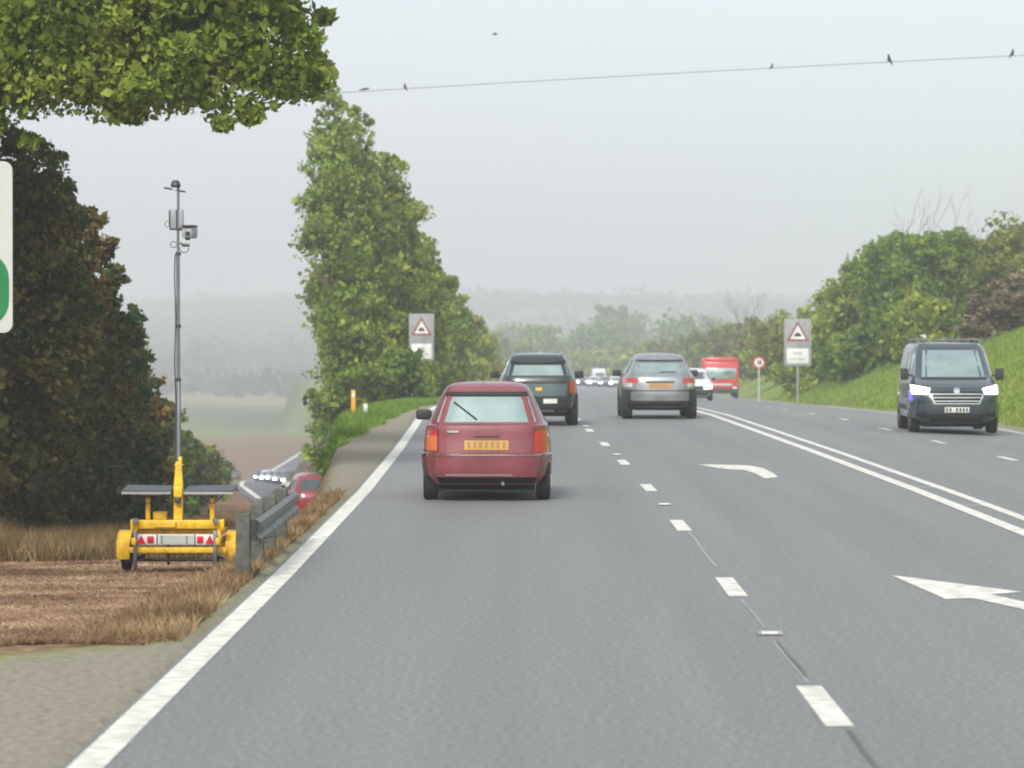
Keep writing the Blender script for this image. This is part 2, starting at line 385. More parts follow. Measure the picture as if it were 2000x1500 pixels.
# cat's eyes
def road_stud():
    b = MB().box((0, 0, .012), (.17, .12, .024), taper=.75, bev=.006)
    r = empty('road_stud'); b.build('casting', M['worn'], r)
    MB().box((0, -.052, .018), (.11, .02, .012)).build('reflector', M['white'], r)
    return r
st0 = road_stud()
for i, q in enumerate([24.1, 42.1, 59.2, 77]):
    o = st0 if i == 0 else copy_tree(st0)
    o.location = (1.62 + float(s_of(q)), q, .004)
    tag(o, ['nearest white road stud set between two lane dashes', 'second white road stud along the lane dashes', 'third small road stud along the lane dashes beside the red hatchback lane', 'farthest road stud on the lane line behind the cars'][i], 'road stud', 'road studs on the lane line')

# the side road that drops away on the left
SR = [(100, -5.0), (112, -7.1), (121, -8.0), (150, -10.8), (205, -16), (318, -26.4), (430, -35.5), (520, -40.5), (580, -38), (640, -28)]
SRW = [(100, 2.4), (112, 2.2), (121, 2.75), (150, 6.4), (205, 9.0), (640, 9.5)]
b = MB(); vs = []; fs = []; q = list(np.arange(108, 640, 3.))
for y in q:
    xl = float(ip(y, SR)); w = float(ip(y, SRW))
    for k in range(7):
        x = xl - .5 + (w + .5) * k / 6; vs.append((x, y, gz(x, y) + .05))
for i in range(len(q) - 1):
    for k in range(6): fs.append((i * 7 + k, i * 7 + k + 1, (i + 1) * 7 + k + 1, (i + 1) * 7 + k))
tag(b.add(vs, fs).build('side_road', M['asphalt_far'], None, None), kind='structure')
b = MB(); vs = []; fs = []
for y in q:
    xl = float(ip(y, SR))
    for x in (xl - .02, xl + .22 + y * .0006): vs.append((x, y, gz(x, y) + .09))
for i in range(len(q) - 1): fs.append((i * 2, i * 2 + 1, i * 2 + 3, i * 2 + 2))
tag(b.add(vs, fs).build('side_road_edge_line', M['whip'], None, None), kind='structure')

# ------------------------------------------------------------------ foliage
def leaf_cloud(name, lobes, n, size, seed, clusters=60, spread=.24, mt=None, aspect=1.6, inner=.25):
    r = np.random.default_rng(seed); L = np.array(lobes, float)
    wgt = (L[:, 3] * L[:, 4] * L[:, 5]) ** (2 / 3); wgt /= wgt.sum()
    cl = []
    for k in range(clusters):
        i = r.choice(len(L), p=wgt); dv = r.normal(size=3); dv /= np.linalg.norm(dv)
        if dv[2] < -.3 and r.random() < .5: dv[2] *= -1
        rad = r.uniform(.62, 1.05) if r.random() < .82 else r.uniform(1.05, 1.3)
        cl.append(np.concatenate([L[i, :3] + dv * rad * L[i, 3:6], [L[i, 3:6].mean() * spread * r.uniform(.6, 1.5)]]))
    cl = np.array(cl)
    n1 = int(n * (1 - inner)); ci = r.integers(0, clusters, n1)
    off = r.normal(size=(n1, 3)); off /= np.linalg.norm(off, axis=1)[:, None]; off *= (r.random(n1) ** .5)[:, None]
    off[:, 2] *= .75
    P1 = cl[ci, :3] + off * cl[ci, 3:4]
    n2 = n - n1; li = r.choice(len(L), n2, p=wgt); dv = r.normal(size=(n2, 3)); dv /= np.linalg.norm(dv, axis=1)[:, None]
    P2 = L[li, :3] + dv * L[li, 3:6] * r.uniform(.35, .93, (n2, 1))
    P = np.concatenate([P1, P2]); N = len(P)
    a = r.normal(size=(N, 3)); a /= np.linalg.norm(a, axis=1)[:, None]
    b2 = r.normal(size=(N, 3)); b2 -= (b2 * a).sum(1)[:, None] * a; b2 /= np.linalg.norm(b2, axis=1)[:, None]
    sz = (size * np.clip(r.lognormal(0, .45, N), .35, 2.4))[:, None]
    V = np.stack([P - a * sz * aspect / 2, P + b2 * sz * .5, P + a * sz * aspect / 2, P - b2 * sz * .5], 1).reshape(-1, 3)
    me = bpy.data.meshes.new(name); me.vertices.add(4 * N); me.vertices.foreach_set('co', V.astype(np.float32).ravel())
    me.loops.add(4 * N); me.loops.foreach_set('vertex_index', np.arange(4 * N, dtype=np.int32))
    me.polygons.add(N); me.polygons.foreach_set('loop_start', np.arange(0, 4 * N, 4, dtype=np.int32)); me.polygons.foreach_set('loop_total', np.full(N, 4, np.int32))
    cv = np.repeat(r.random(N), 4).astype(np.float32)
    at = me.attributes.new('leafvar', 'FLOAT', 'POINT'); at.data.foreach_set('value', cv)
    me.update(); me.materials.append(mt)
    return me
def lobes_tree(seed, h=1.0, w=.5, base=.25, k=9):
    r = random.Random(seed); out = []
    for i in range(k):
        t = (i + .5) / k; z = base + (h - base) * (.12 + .76 * t)
        rr = w * (.55 + .45 * math.sin(math.pi * (.18 + .75 * t)))
        a = r.uniform(0, 6.28); q = rr * r.uniform(.2, .55)
        s_ = rr * r.uniform(.55, .75)
        out.append((q * math.cos(a), q * math.sin(a), z, s_, s_, s_ * r.uniform(.7, 1.0)))
    return out
def trunk_mesh(name, seed, h, w, base, rad=.035, limbs=6):
    r = random.Random(seed); b = MB()
    pts = [(0, 0, -.05), (0, 0, base * .4), (r.uniform(-.02, .02), r.uniform(-.02, .02), base), (r.uniform(-.05, .05), r.uniform(-.05, .05), h * .6), (r.uniform(-.08, .08), r.uniform(-.08, .08), h * .88)]
    b.tube(pts, [rad * 1.3, rad, rad * .8, rad * .45, rad * .12], 7)
    for i in range(limbs):
        t = r.uniform(.35, .8); z = h * t; a = r.uniform(0, 6.28); l = w * r.uniform(.5, .85)
        b.tube([(0, 0, z * .8), (l * .45 * math.cos(a), l * .45 * math.sin(a), z * .92), (l * math.cos(a), l * math.sin(a), z * 1.08)], [rad * .5, rad * .3, rad * .08], 5)
    me = bpy.data.meshes.new(name); me.from_pydata(b.v, [], b.f); me.materials.append(M['bark']); return me
LEAF = {'spring': 'leaf_spring', 'spring_b': 'leaf_spring', 'mid': 'leaf_mid', 'dark': 'leaf_dark', 'rust': 'leaf_rust', 'olive': 'leaf_olive'}
TSEED = [100]
def crown_lobes(seed, h, w, base):
    r = random.Random(seed); out = []; R0 = w / 2; span = h - base
    k = max(7, int(7 * span / max(w, .8)))
    for i in range(k):
        t = (i + r.uniform(.2, .8)) / k
        env = R0 * (.62 + .45 * math.sin(math.pi * min(1, .12 + .80 * t))) * (1 - .35 * max(0, t - .7) / .3)
        s_ = env * r.uniform(.42, .68); q = max(0, env - s_) * r.uniform(.5, 1.05); a = r.uniform(0, 6.28)
        z = base + s_ * .6 + (span - s_ * 1.35) * t
        out.append((q * math.cos(a), q * math.sin(a), z, s_, s_, s_ * r.uniform(.75, 1.0)))
    return out
TREES = []
def tree(kind, name, x, y, h, w, label, group, cat='tree', rz=None, sink=.0):
    TSEED[0] += 1; sd = TSEED[0]
    e = empty(name, (x, y, gz(x, y) - sink), 0, label, group=group, cat=cat)
    leaf = max(.07, y * .00072); n = int(min(24000, 3.0 * (h * w * 2.6) / (leaf * leaf)))
    n = max(n, 900)
    lob = crown_lobes(sd, h, w, 0.0 if h < 5 else .1 * h * 0 + .1)
    me = leaf_cloud('crown', lob, n, leaf, sd, int(12 + len(lob) * 9), .42, M[LEAF[kind]], inner=.3, aspect=1.5)
    r = random.Random(sd); b = MB(); rad = .018 * h + .02
    b.tube([(0, 0, -.1), (.02 * h, 0, h * .25), (-.02 * h, .01 * h, h * .55), (0, 0, h * .85)], [rad * 1.4, rad, rad * .6, rad * .15], 6)
    for q in lob[1::2]:
        z0 = max(.1, q[2] - q[5] * 1.3); b.tube([(0, 0, z0), (q[0] * .5, q[1] * .5, (z0 + q[2]) / 2), (q[0], q[1], q[2])], [rad * .45, rad * .25, rad * .08], 4)
    b.build('trunk', M['bark'], e, None)
    o = bpy.data.objects.new('crown', me); C.objects.link(o); o.parent = e
    TREES.append(e); return e
def px(X, D): return 1039 + 6900 * X / D

# left roadside tree row beyond the hollow (spring green)
G1 = 'roadside trees on the left verge beyond the parked trailer'
ORD = ['nearest', 'second', 'third', 'fourth', 'fifth', 'sixth', 'seventh', 'eighth', 'ninth', 'tenth', 'eleventh', 'twelfth', 'thirteenth', 'fourteenth', 'fifteenth', 'sixteenth']
def tree_to(kind, name, p, D, ytop, w, label, group, cat='tree', sink=.2, base=None):
    """stands on the ground at distance D; grown to the height read off the photograph"""
    x = (p - 1039) * D / 6900; g_ = gz(x, D) - sink
    return tree(kind, name, x, D, (EYE + (648 - ytop) * D / 6900 - g_) / .97, w, label, group, cat, None, sink)
lrow = [(655, 137, 175, 3.6, 'spring'), (690, 141, 215, 3.4, 'spring'), (715, 139, 262, 3.8, 'spring'), (752, 144, 300, 3.8, 'spring_b'), (722, 149, 330, 4.4, 'spring'), (800, 152, 405, 3.4, 'mid'), (828, 166, 470, 3.4, 'spring'), (852, 184, 530, 3.6, 'spring_b'), (875, 204, 565, 3.6, 'olive'), (893, 228, 592, 4.0, 'spring'), (908, 258, 610, 4.2, 'olive'), (922, 292, 626, 4.6, 'spring_b'), (934, 330, 645, 5, 'olive'), (944, 372, 662, 5.4, 'olive'), (952, 418, 678, 5.8, 'mid'), (960, 470, 690, 6.4, 'olive')]
for i, (p, D, yt, w, k) in enumerate(lrow):
    tree_to(k, 'roadside_tree', p, D, yt, w, {0: 'tallest light green tree at the near end of the left roadside row'}.get(i, ORD[i] + ' tree from the near end of the left roadside row'), G1)
# low scrub under that row
for i, (x, y, h, w) in enumerate([(-4.7, 131, 2.4, 2.3), (-4.3, 138, 2.0, 2.0), (-4.6, 146, 2.2, 2.2), (-4.5, 156, 2.4, 2.4), (-4.4, 168, 2.3, 2.6), (-4.2, 182, 2.4, 2.8), (-4.1, 200, 2.5, 3.2), (-3.6, 225, 2.6, 3.5), (-3.2, 255, 2.8, 4), (-2.9, 290, 3, 4.5)]):
    tree(['mid', 'spring_b', 'olive'][i % 3], 'scrub_bush', x, y, h, w, ORD[i] + ' low scrub bush along the foot of the left roadside trees', 'low bushes under the left roadside trees', 'bush', sink=.2)
# dark trees on the bank left of the trailer
G2 = 'dark trees on the dry bank behind the trailer'
for i, (p, D, yt, w, k) in enumerate([(-60, 62, 180, 2.8, 'rust'), (50, 63, 250, 2.5, 'rust'), (115, 66, 320, 2.1, 'dark'), (165, 69, 425, 2.0, 'rust'), (210, 73, 520, 2.0, 'dark'), (245, 77, 610, 1.9, 'dark'), (272, 82, 715, 1.7, 'rust'), (60, 72, 400, 3.4, 'dark'), (130, 76, 500, 3.2, 'dark')]):
    tree_to(k, 'bank_tree', p, D, yt, w, ['rust tinged tree at the very left edge of the dark bank trees', 'tall rusty green tree just right of the big cut off sign', 'tall dark green tree beside the rusty one on the dry bank', 'mid height rust tinged tree on the dry bank', 'dark green tree left of the mast on the dry bank', 'shorter dark green tree left of the mast', 'lowest rusty tree nearest the mast of the yellow trailer', 'broad dark tree filling the back of the bank', 'second broad dark tree filling the back of the bank'][i], G2, sink=.35)
for i, (p, D, yt, w, k) in enumerate([(300, 104, 770, 2.2, 'dark'), (322, 118, 800, 2.3, 'mid'), (345, 134, 822, 2.6, 'dark'), (366, 152, 842, 2.8, 'dark'), (384, 172, 858, 3.0, 'mid'), (398, 196, 872, 3.2, 'dark'), (410, 224, 884, 3.6, 'dark')]):
    tree_to(k, 'receding_tree', p, D, yt, w, ORD[i] + ' low dark tree of the row receding behind the mast', 'low dark trees receding along the dry bank', sink=.35)
tree_to('dark', 'dark_tree', 648, 152, 765, 2.6, 'low dark green tree at the left foot of the tall roadside row', None)
# overhanging canopy top left: trunk stands outside the picture
def canopy(x, y, lobes, n, seed, mt, label, trunk_pts):
    e = empty('overhanging_tree', (x, y, gz(x, y)), 0, label, 'tree', None)
    me = leaf_cloud('crown', lobes, n * 2, .06, seed, 300, .24, M[mt], inner=.25)
    o = bpy.data.objects.new('crown', me); C.objects.link(o); o.parent = e
    b = MB()
    for pts, rad in trunk_pts: b.tube(pts, rad, 8)
    b.build('trunk', M['bark'], e)
canopy(-10.6, 50, [(2.0, 0, 7.6, 2.6, 2, 2.2), (4.2, 0, 7.8, 2.2, 1.7, 2.2), (5.9, -.2, 7.7, 1.55, 1.4, 1.75), (6.7, .2, 6.15, 1.1, 1.1, .85), (7.3, .1, 5.6, .6, .8, .42), (3.6, .5, 5.95, 2.0, 1.4, 1.0), (5.3, 0, 5.85, 1.6, 1.3, .85), (1.5, 0, 5.95, 2, 1.6, 1.1), (-1, 0, 7.5, 2.4, 2.2, 2.6), (3.2, 0, 5.6, 1.4, 1, .7), (4.9, .2, 5.5, 1.3, 1, .6), (6.3, 0, 5.5, 1.1, .9, .6)], 95000, 5, 'leaf_spring',
       'large light green tree reaching over the top left of the view', [([(-1, 0, -.2), (-.8, 0, 3), (-.2, 0, 5.5), (1.5, 0, 8), (3.5, 0, 9)], [.32, .26, .22, .13, .04]), ([(-.3, 0, 5.0), (2, .1, 6.2), (4.4, .1, 6.6), (6.6, 0, 6.3)], [.16, .11, .07, .02])])
canopy(-13.5, 58, [(2.5, 0, 7.5, 2.6, 2, 2.2), (5, 0, 7.4, 2.4, 1.6, 1.9), (7.2, 0, 8.2, 2.0, 1.6, 1.9), (8.5, 0, 7.8, 1.4, 1.3, 1.4), (6.4, 0, 9.6, 2.2, 2, 1.8)], 60000, 9, 'leaf_mid',
       'darker green tree filling in behind the overhanging light green tree', [([(0, 0, -.3), (.2, 0, 3), (1.2, 0, 6), (4, 0, 8)], [.3, .25, .18, .05]), ([(1, 0, 5.6), (4, 0, 7), (7.5, 0, 8)], [.14, .09, .02])])

# right hedge and trees on the green bank
G3 = 'bushes and trees crowning the right bank'
rr_ = [(14.9, 190, 3.8, 5, 'spring'), (15.6, 178, 5.2, 5.2, 'spring'), (16.2, 172, 6.3, 5.2, 'spring_b'), (17.2, 172, 7.2, 5.5, 'mid'), (18.0, 166, 6.4, 5.4, 'mid'), (19.2, 168, 6.2, 5.4, 'spring_b'), (20.4, 170, 5.9, 5.4, 'mid'), (21.8, 174, 5.2, 5.4, 'mid'),
       (16.6, 160, 3.6, 3.8, 'mid'), (17.4, 156, 3.2, 3.4, 'spring_b'), (15.2, 166, 3.0, 3.6, 'mid'), (22.5, 166, 4.6, 5, 'olive'), (24, 180, 5.4, 6, 'olive'), (26.5, 184, 5.4, 6, 'olive'), (29, 190, 6.0, 6.4, 'olive')]
for i, (x, y, h, w, k) in enumerate(rr_):
    lab = {3: 'tallest rounded green tree of the right bank behind the warning sign', 9: 'bright lower bush at the front of the right bank hedge', 0: 'small light bush where the right hedge meets the round sign'}.get(i, ORD[i] + ' rounded green tree from the left in the thicket on the right bank' if i < 11 else ORD[i - 11] + ' olive green tree at the far right of the bank top')
    tree(k, 'bank_tree', x, y, h, w, lab, None if i in (0, 3, 9) else (G3 if i < 11 else 'olive trees at the right edge of the bank top'), sink=.3)
# right farther row toward the bend
for i, (x, y, h, w, k) in enumerate([(15.6, 205, 4.6, 4.6, 'olive'), (17, 225, 5.2, 5, 'spring'), (17.6, 250, 5.2, 5.4, 'olive'), (19, 275, 5.4, 6, 'spring_b'), (19.6, 305, 5.4, 6, 'olive'), (19.4, 340, 5.6, 6.4, 'olive'), (19.8, 375, 5.6, 6.6, 'mid'), (18.5, 410, 5.6, 7, 'olive'), (17.5, 450, 5.4, 7, 'olive'), (14.5, 500, 5, 7, 'spring'), (17, 540, 6, 9, 'olive')]):
    tree(k, 'verge_tree', x, y, h, w, ORD[i] + ' hazy tree of the row behind the red lorry and round sign', 'trees lining the right verge towards the bend', sink=.3)
# trees across the road's far bend
for i, (X_, D_, h, w, k) in enumerate([(-8, 600, 8, 14, 'mid'), (-2, 620, 7, 12, 'olive'), (4, 615, 6, 11, 'olive'), (11, 600, 6.4, 12, 'spring'), (18, 640, 8, 14, 'mid'), (26, 650, 8, 15, 'olive'), (-16, 640, 9, 15, 'olive'), (2, 720, 11, 16, 'mid'), (14, 740, 12, 18, 'mid'), (30, 760, 13, 20, 'mid'), (-12, 760, 12, 18, 'olive'), (-30, 700, 9, 16, 'olive'), (22, 900, 20, 20, 'mid'), (-2, 950, 15, 24, 'mid'), (44, 900, 15, 26, 'olive'), (-24, 980, 15, 26, 'mid')]):
    lab = {3: 'rounded pale green bush right behind the white queue of cars', 12: 'tall blue grey tree standing above the valley trees'}.get(i, ['hazy mid green', 'pale olive'][k == 'olive'] + ' valley tree beyond the far bend, ' + ORD[i] + ' by distance')
    tree(k, 'valley_tree', X_, D_, h, w, lab, None if i in (3, 12) else 'hazy trees in the valley beyond the bend', sink=.4)
# brown bramble thicket and bare twigs on the right bank
def twig_mesh(name, seed, n, h, spread, rad=.012):
    r = random.Random(seed); b = MB()
    def grow(p, dv, l, rd, depth):
        q = [p]; c = p.copy(); dd = dv.copy()
        for i in range(3):
            dd = (dd + Vector((r.uniform(-.25, .25), r.uniform(-.25, .25), r.uniform(-.1, .2)))).normalized(); c = c + dd * l / 3; q.append(c.copy())
        b.tube(q, [rd, rd * .8, rd * .6, rd * .35], 4, False)
        if depth > 0:
            for k in range(3):
                nd = (dd + Vector((r.uniform(-.8, .8), r.uniform(-.8, .8), r.uniform(-.2, .5)))).normalized()
                grow(q[r.choice((1, 2, 3))], nd, l * .62, rd * .5, depth - 1)
    for i in range(n):
        a = r.uniform(0, 6.28); rr2 = spread * math.sqrt(r.random())
        grow(Vector((rr2 * math.cos(a), rr2 * math.sin(a), -.1)), Vector((r.uniform(-.3, .3), r.uniform(-.3, .3), 1)).normalized(), h * r.uniform(.5, .75), rad, 3)
    me = bpy.data.meshes.new(name); me.from_pydata(b.v, [], b.f); return me
bram = leaf_cloud('foliage', lobes_tree(31, 1, .45, 0, 9), 16000, .032, 31, 80, .4, M['twig'], aspect=3, inner=.4)
for i, (x, y, h, w) in enumerate([(18.6, 142, 2.4, 3.2), (19.4, 146, 3.0, 3.4), (20.3, 150, 3.4, 3.6), (21.6, 155, 3.6, 4), (23.4, 162, 3.6, 4.4), (17.6, 140, 1.7, 2.4)]):
    e = empty('bramble_bush', (x, y, gz(x, y) - .3), i, ORD[i] + ' brown twiggy bramble bush on the right bank above the van', 'bush', 'brown brambles on the right bank')
    o = bpy.data.objects.new('foliage', bram); C.objects.link(o); o.parent = e; o.scale = (w / 1.05, w / 1.05, h * .68)
tw = twig_mesh('branches', 4, 5, 3.6, .8, .035); tw.materials.append(M['bark'])
for i, (x, y, sc, lab) in enumerate([(19.9, 176, 2.05, 'bare leafless tree poking above the right bank thicket'), (17.2, 318, 1.9, 'left bare purple brown tree in the hazy row above the red lorry'), (20.5, 345, 2.2, 'right bare purple brown tree in the hazy row above the red lorry')]):
    e = empty('bare_tree', (x, y, gz(x, y) - .2), i * 2, lab, 'tree')
    o = bpy.data.objects.new('branches', tw); C.objects.link(o); o.parent = e; o.scale = (sc * .8, sc * .8, sc)
# far woods and hedgerows on the hills: uncountable
def far_woods():
    r = np.random.default_rng(12); P = []; S = []
    for k in range(150):
        D = r.uniform(1150, 3300); X = r.uniform(-.16, .16) * D
        ln = r.uniform(25, 150); an = r.uniform(-.35, .35) + (math.pi / 2 if r.random() < .12 else 0)
        m_ = int(ln * 1.8); tt = r.uniform(-1, 1, m_) * ln
        wd = r.uniform(2, 15); hh = r.uniform(4, 9) * (1 + .4 * (r.random() < .3))
        xx = X + tt * math.cos(an) + r.normal(size=m_) * wd * .3; yy = D + tt * math.sin(an) + r.normal(size=m_) * wd
        zz = ground_z(xx, yy) + r.uniform(0, 1, m_) * hh * (.7 + .3 * np.sin(tt * .11 + k))
        for _ in range(4):
            P.append(np.stack([xx + r.normal(size=m_) * 1.5, yy, zz + r.normal(size=m_)], 1)); S.append(np.full(m_, r.uniform(1.8, 2.8)))
    P = np.concatenate(P); S = np.concatenate(S); N = len(P)
    a = r.normal(size=(N, 3)); a /= np.linalg.norm(a, axis=1)[:, None]
    b2 = r.normal(size=(N, 3)); b2 -= (b2 * a).sum(1)[:, None] * a; b2 /= np.linalg.norm(b2, axis=1)[:, None]
    S = S[:, None]; V = np.stack([P - a * S * .7, P + b2 * S * .6, P + a * S * .7, P - b2 * S * .6], 1).reshape(-1, 3)
    me = bpy.data.meshes.new('distant_woods'); me.from_pydata(V.tolist(), [], np.arange(4 * N).reshape(-1, 4).tolist())
    at = me.attributes.new('leafvar', 'FLOAT', 'POINT'); at.data.foreach_set('value', np.repeat(r.random(N), 4).astype(np.float32))
    o = link('distant_woods', me, M['leaf_far']); tag(o, 'hazy woods and hedgerows across the distant hills', 'woods', None, 'stuff')
far_woods()

# grasses
def blades(name, pts_fn, n, hgt, wid, cols, label, lean=.6, seed=1, cat='grass'):
    r = np.random.default_rng(seed); x, y = pts_fn(r, n); N = len(x); z = ground_z(x, y)
    P = np.stack([x, y, z], 1); h = hgt * r.uniform(.5, 1.5, N)
    th = r.uniform(0, 6.28, N); ln = r.normal(size=(N, 2)) * lean
    side = np.stack([np.cos(th), np.sin(th), np.zeros(N)], 1) * (wid * r.uniform(.6, 1.4, N))[:, None]
    tip = P + np.stack([ln[:, 0] * h, ln[:, 1] * h, h], 1)
    V = np.stack([P - side, P + side, tip], 1).reshape(-1, 3)
    me = bpy.data.meshes.new(name); me.from_pydata(V.tolist(), [], np.arange(3 * N).reshape(-1, 3).tolist())
    at = me.attributes.new('leafvar', 'FLOAT', 'POINT'); at.data.foreach_set('value', np.repeat(r.random(N), 3).astype(np.float32))
    o = link(name, me, leaf_mat(name + '_material', cols, scale=.8)); return tag(o, label, cat, None, 'stuff')
def hollow(d0, d1, xa, xb):
    def f(r, n):
        y = 1 / r.uniform(1 / d1, 1 / d0, n); x = r.uniform(xa, xb, n) * y
        nzv = np.sin(x * 5.1 + y * 1.3) * .25
        k = (x < ip(y, XC_PTS) - .05 + nzv * .3 - np.where(y > 44, 1.6, 0)) & (y > 23.6 + nzv); return x[k], y[k]
    return f
blades('dry_straw', hollow(23, 60, -.155, -.05), 110000, .03, .012, [(.18, .115, .07), (.38, .25, .155), (.62, .46, .31)], 'cut brown straw covering the hollow under the yellow trailer', lean=2.2, seed=2)
blades('dry_grass', hollow(46, 150, -.155, -.04), 60000, .28, .012, [(.10, .075, .035), (.22, .16, .075), (.36, .27, .13)], 'standing dry grass on the bank behind the yellow trailer', lean=.35, seed=3)
def verge_l(r, n):
    y = r.uniform(46, 170, n); x = r.uniform(-6, -2.6, n); s = s_of(y)
    k = (x > ip(y, XC_PTS) - .3) & (x - s < -2.2 - np.interp(y, [45, 64, 83, 112, 200], [1.2, 1.05, .6, .3, .25]) + .12 * np.sin(y * .9)); return x[k], y[k]
blades('verge_grass', verge_l, 90000, .13, .012, [(.09, .16, .03), (.17, .26, .045), (.27, .34, .08)], 'green verge grass below the left roadside trees', lean=.5, seed=4)
def crest(r, n):
    y = r.uniform(23.5, 45, n); x = ip(y, XC_PTS) - r.uniform(-.08, .6, n); return x, y
blades('crest_grass', crest, 14000, .085, .008, [(.16, .11, .05), (.30, .21, .11), (.44, .34, .19)], 'pale dry grass along the crest between guardrail and road', lean=.5, seed=6)
def bank_r(r, n):
    y = 1 / r.uniform(1 / 210, 1 / 75, n); x = r.uniform(11.5, 27, n); s = s_of(y)
    k = (x - s > 12.1); return x[k], y[k]
blades('bank_grass', bank_r, 90000, .16, .014, [(.13, .20, .03), (.22, .29, .045), (.33, .37, .09)], 'bright grass covering the right bank behind the van', lean=.5, seed=5)

# ------------------------------------------------------------------ vehicles
class Shell:
    """body as stacked rounded plan outlines; y<0 is the rear, y>0 the front"""
    def __init__(s, levels, n=5):
        s.lv = levels; s.n = n; a = np.array(levels, float); s.z, s.w, s.r, s.f = a[:, 0], a[:, 1], a[:, 2], a[:, 3]
    def at(s, z): return np.interp(z, s.z, s.w), np.interp(z, s.z, s.r), np.interp(z, s.z, s.f)
    def mesh(s, b, seg=48, sub=3):
        zs = []
        for i in range(len(s.z) - 1):
            for k in range(sub): zs.append(s.z[i] + (s.z[i + 1] - s.z[i]) * k / sub)
        zs.append(s.z[-1]); vs = []; fs = []
        for z in zs:
            w, r, f = s.at(z); mid = (r + f) / 2; L = (f - r) / 2
            for k in range(seg):
                t = 2 * math.pi * k / seg; c, d_ = math.cos(t), math.sin(t)
                vs.append((w * math.copysign(abs(c) ** (2 / s.n), c), mid + L * math.copysign(abs(d_) ** (2 / s.n), d_), z))
        for i in range(len(zs) - 1):
            for k in range(seg):
                k2 = (k + 1) % seg; fs.append((i * seg + k, i * seg + k2, (i + 1) * seg + k2, (i + 1) * seg + k))
        w, r, f = s.at(zs[-1]); vs.append((0, (r + f) / 2, zs[-1] + .015)); c = len(vs) - 1; o = (len(zs) - 1) * seg
        for k in range(seg): fs.append((o + k, o + (k + 1) % seg, c))
        fs.append(tuple(range(seg))[::-1])
        b.add(vs, fs); return b
    def pt(s, face, a, z, off):
        w, r, f = s.at(z); mid = (r + f) / 2; L = (f - r) / 2; n = s.n
        if face in ('rear', 'front'):
            u = min(abs(a) / w, .9995); y = L * (1 - u ** n) ** (1 / n)
            k = off
            return (a + math.copysign(off * .7 * u ** 8, a), mid - y - k, z) if face == 'rear' else (a + math.copysign(off * .7 * u ** 8, a), mid + y + k, z)
        u = min(abs(a - mid) / L, .9995); x = w * (1 - u ** n) ** (1 / n) + off
        return (x if face == 'right' else -x, a, z)
    def patch(s, face, c, off=.006, nu=10, nv=5, b=None):
        """c = four corners (a, z): bottom-left, bottom-right, top-right, top-left"""
        b = b or MB(); vs = []; fs = []
        for lay in (off, -.02):
            for j in range(nv + 1):
                for i in range(nu + 1):
                    u, v = i / nu, j / nv
                    a = (c[0][0] * (1 - u) + c[1][0] * u) * (1 - v) + (c[3][0] * (1 - u) + c[2][0] * u) * v
                    z = (c[0][1] * (1 - u) + c[1][1] * u) * (1 - v) + (c[3][1] * (1 - u) + c[2][1] * u) * v
                    vs.append(s.pt(face, a, z, lay))
        m_ = (nu + 1) * (nv + 1); id_ = lambda i, j: j * (nu + 1) + i
        for j in range(nv):
            for i in range(nu):
                q = (id_(i, j), id_(i + 1, j), id_(i + 1, j + 1), id_(i, j + 1)); fs.append(q); fs.append(tuple(m_ + k for k in q[::-1]))
        for i in range(nu):
            for j in (0, nv): fs.append((id_(i, j), id_(i + 1, j), m_ + id_(i + 1, j), m_ + id_(i, j)))
        for j in range(nv):
            for i in (0, nu): fs.append((id_(i, j), id_(i, j + 1), m_ + id_(i, j + 1), m_ + id_(i, j)))
        return b.add(vs, fs)
def sym(c): return [(-a, z) for a, z in (c[1], c[0], c[3], c[2])]
def add_wheels(root, rad, wd, track, ys_, hub='rim'):
    for y in ys_:
        for sd in (-1, 1):
            b = MB(); h = wd / 2
            b.lathe((0, 0, 0), 'x', [(rad * .62, -h), (rad * .93, -h), (rad, -h * .75), (rad, h * .75), (rad * .93, h), (rad * .62, h), (rad * .62, -h)], 28)
            t_ = b.build('wheel', M['rubber'], root, 40); t_.location = (sd * (track / 2 - h), y, rad)
            b = MB(); b.lathe((0, 0, 0), 'x', [(.001, sd * h * .5), (rad * .2, sd * h * .62), (rad * .55, sd * h * .35), (rad * .64, sd * h * .9), (rad * .64, -sd * h * .5), (.001, -sd * h * .5)], 20)
            for k in range(5):
                a = k * 2 * math.pi / 5
                b.box((sd * h * .55, rad * .38 * math.cos(a), rad * .38 * math.sin(a)), (.03, rad * .14, rad * .5), Matrix.Rotation(a + math.pi / 2, 3, 'X'))
            b.build('rim', M[hub], t_, 30)
def arches(sh, root, rad, ys_, z0):
    for y in ys_:
        for face in ('left', 'right'):
            b = MB(); n = 16; vs = []; 
            for lay in (.004, -.15):
                for k in range(n + 1):
                    th = math.pi * k / n; yy = y + rad * 1.18 * math.cos(th); zz = rad + rad * 1.18 * math.sin(th)
                    vs.append(sh.pt(face, yy, zz, lay))
                for k in range(n + 1):
                    th = math.pi * k / n; yy = y + rad * 1.18 * math.cos(th)
                    vs.append(sh.pt(face, yy, z0 + .003, lay))
            m_ = n + 1; fs = [(k, k + 1, m_ + k + 1, m_ + k) for k in range(n)]
            fs += [tuple(2 * m_ + q for q in f[::-1]) for f in fs] + [(k, k + 1, 2 * m_ + k + 1, 2 * m_ + k) for k in range(n)]
            b.add(vs, fs).build('wheel_arch', M['under'], root, None)
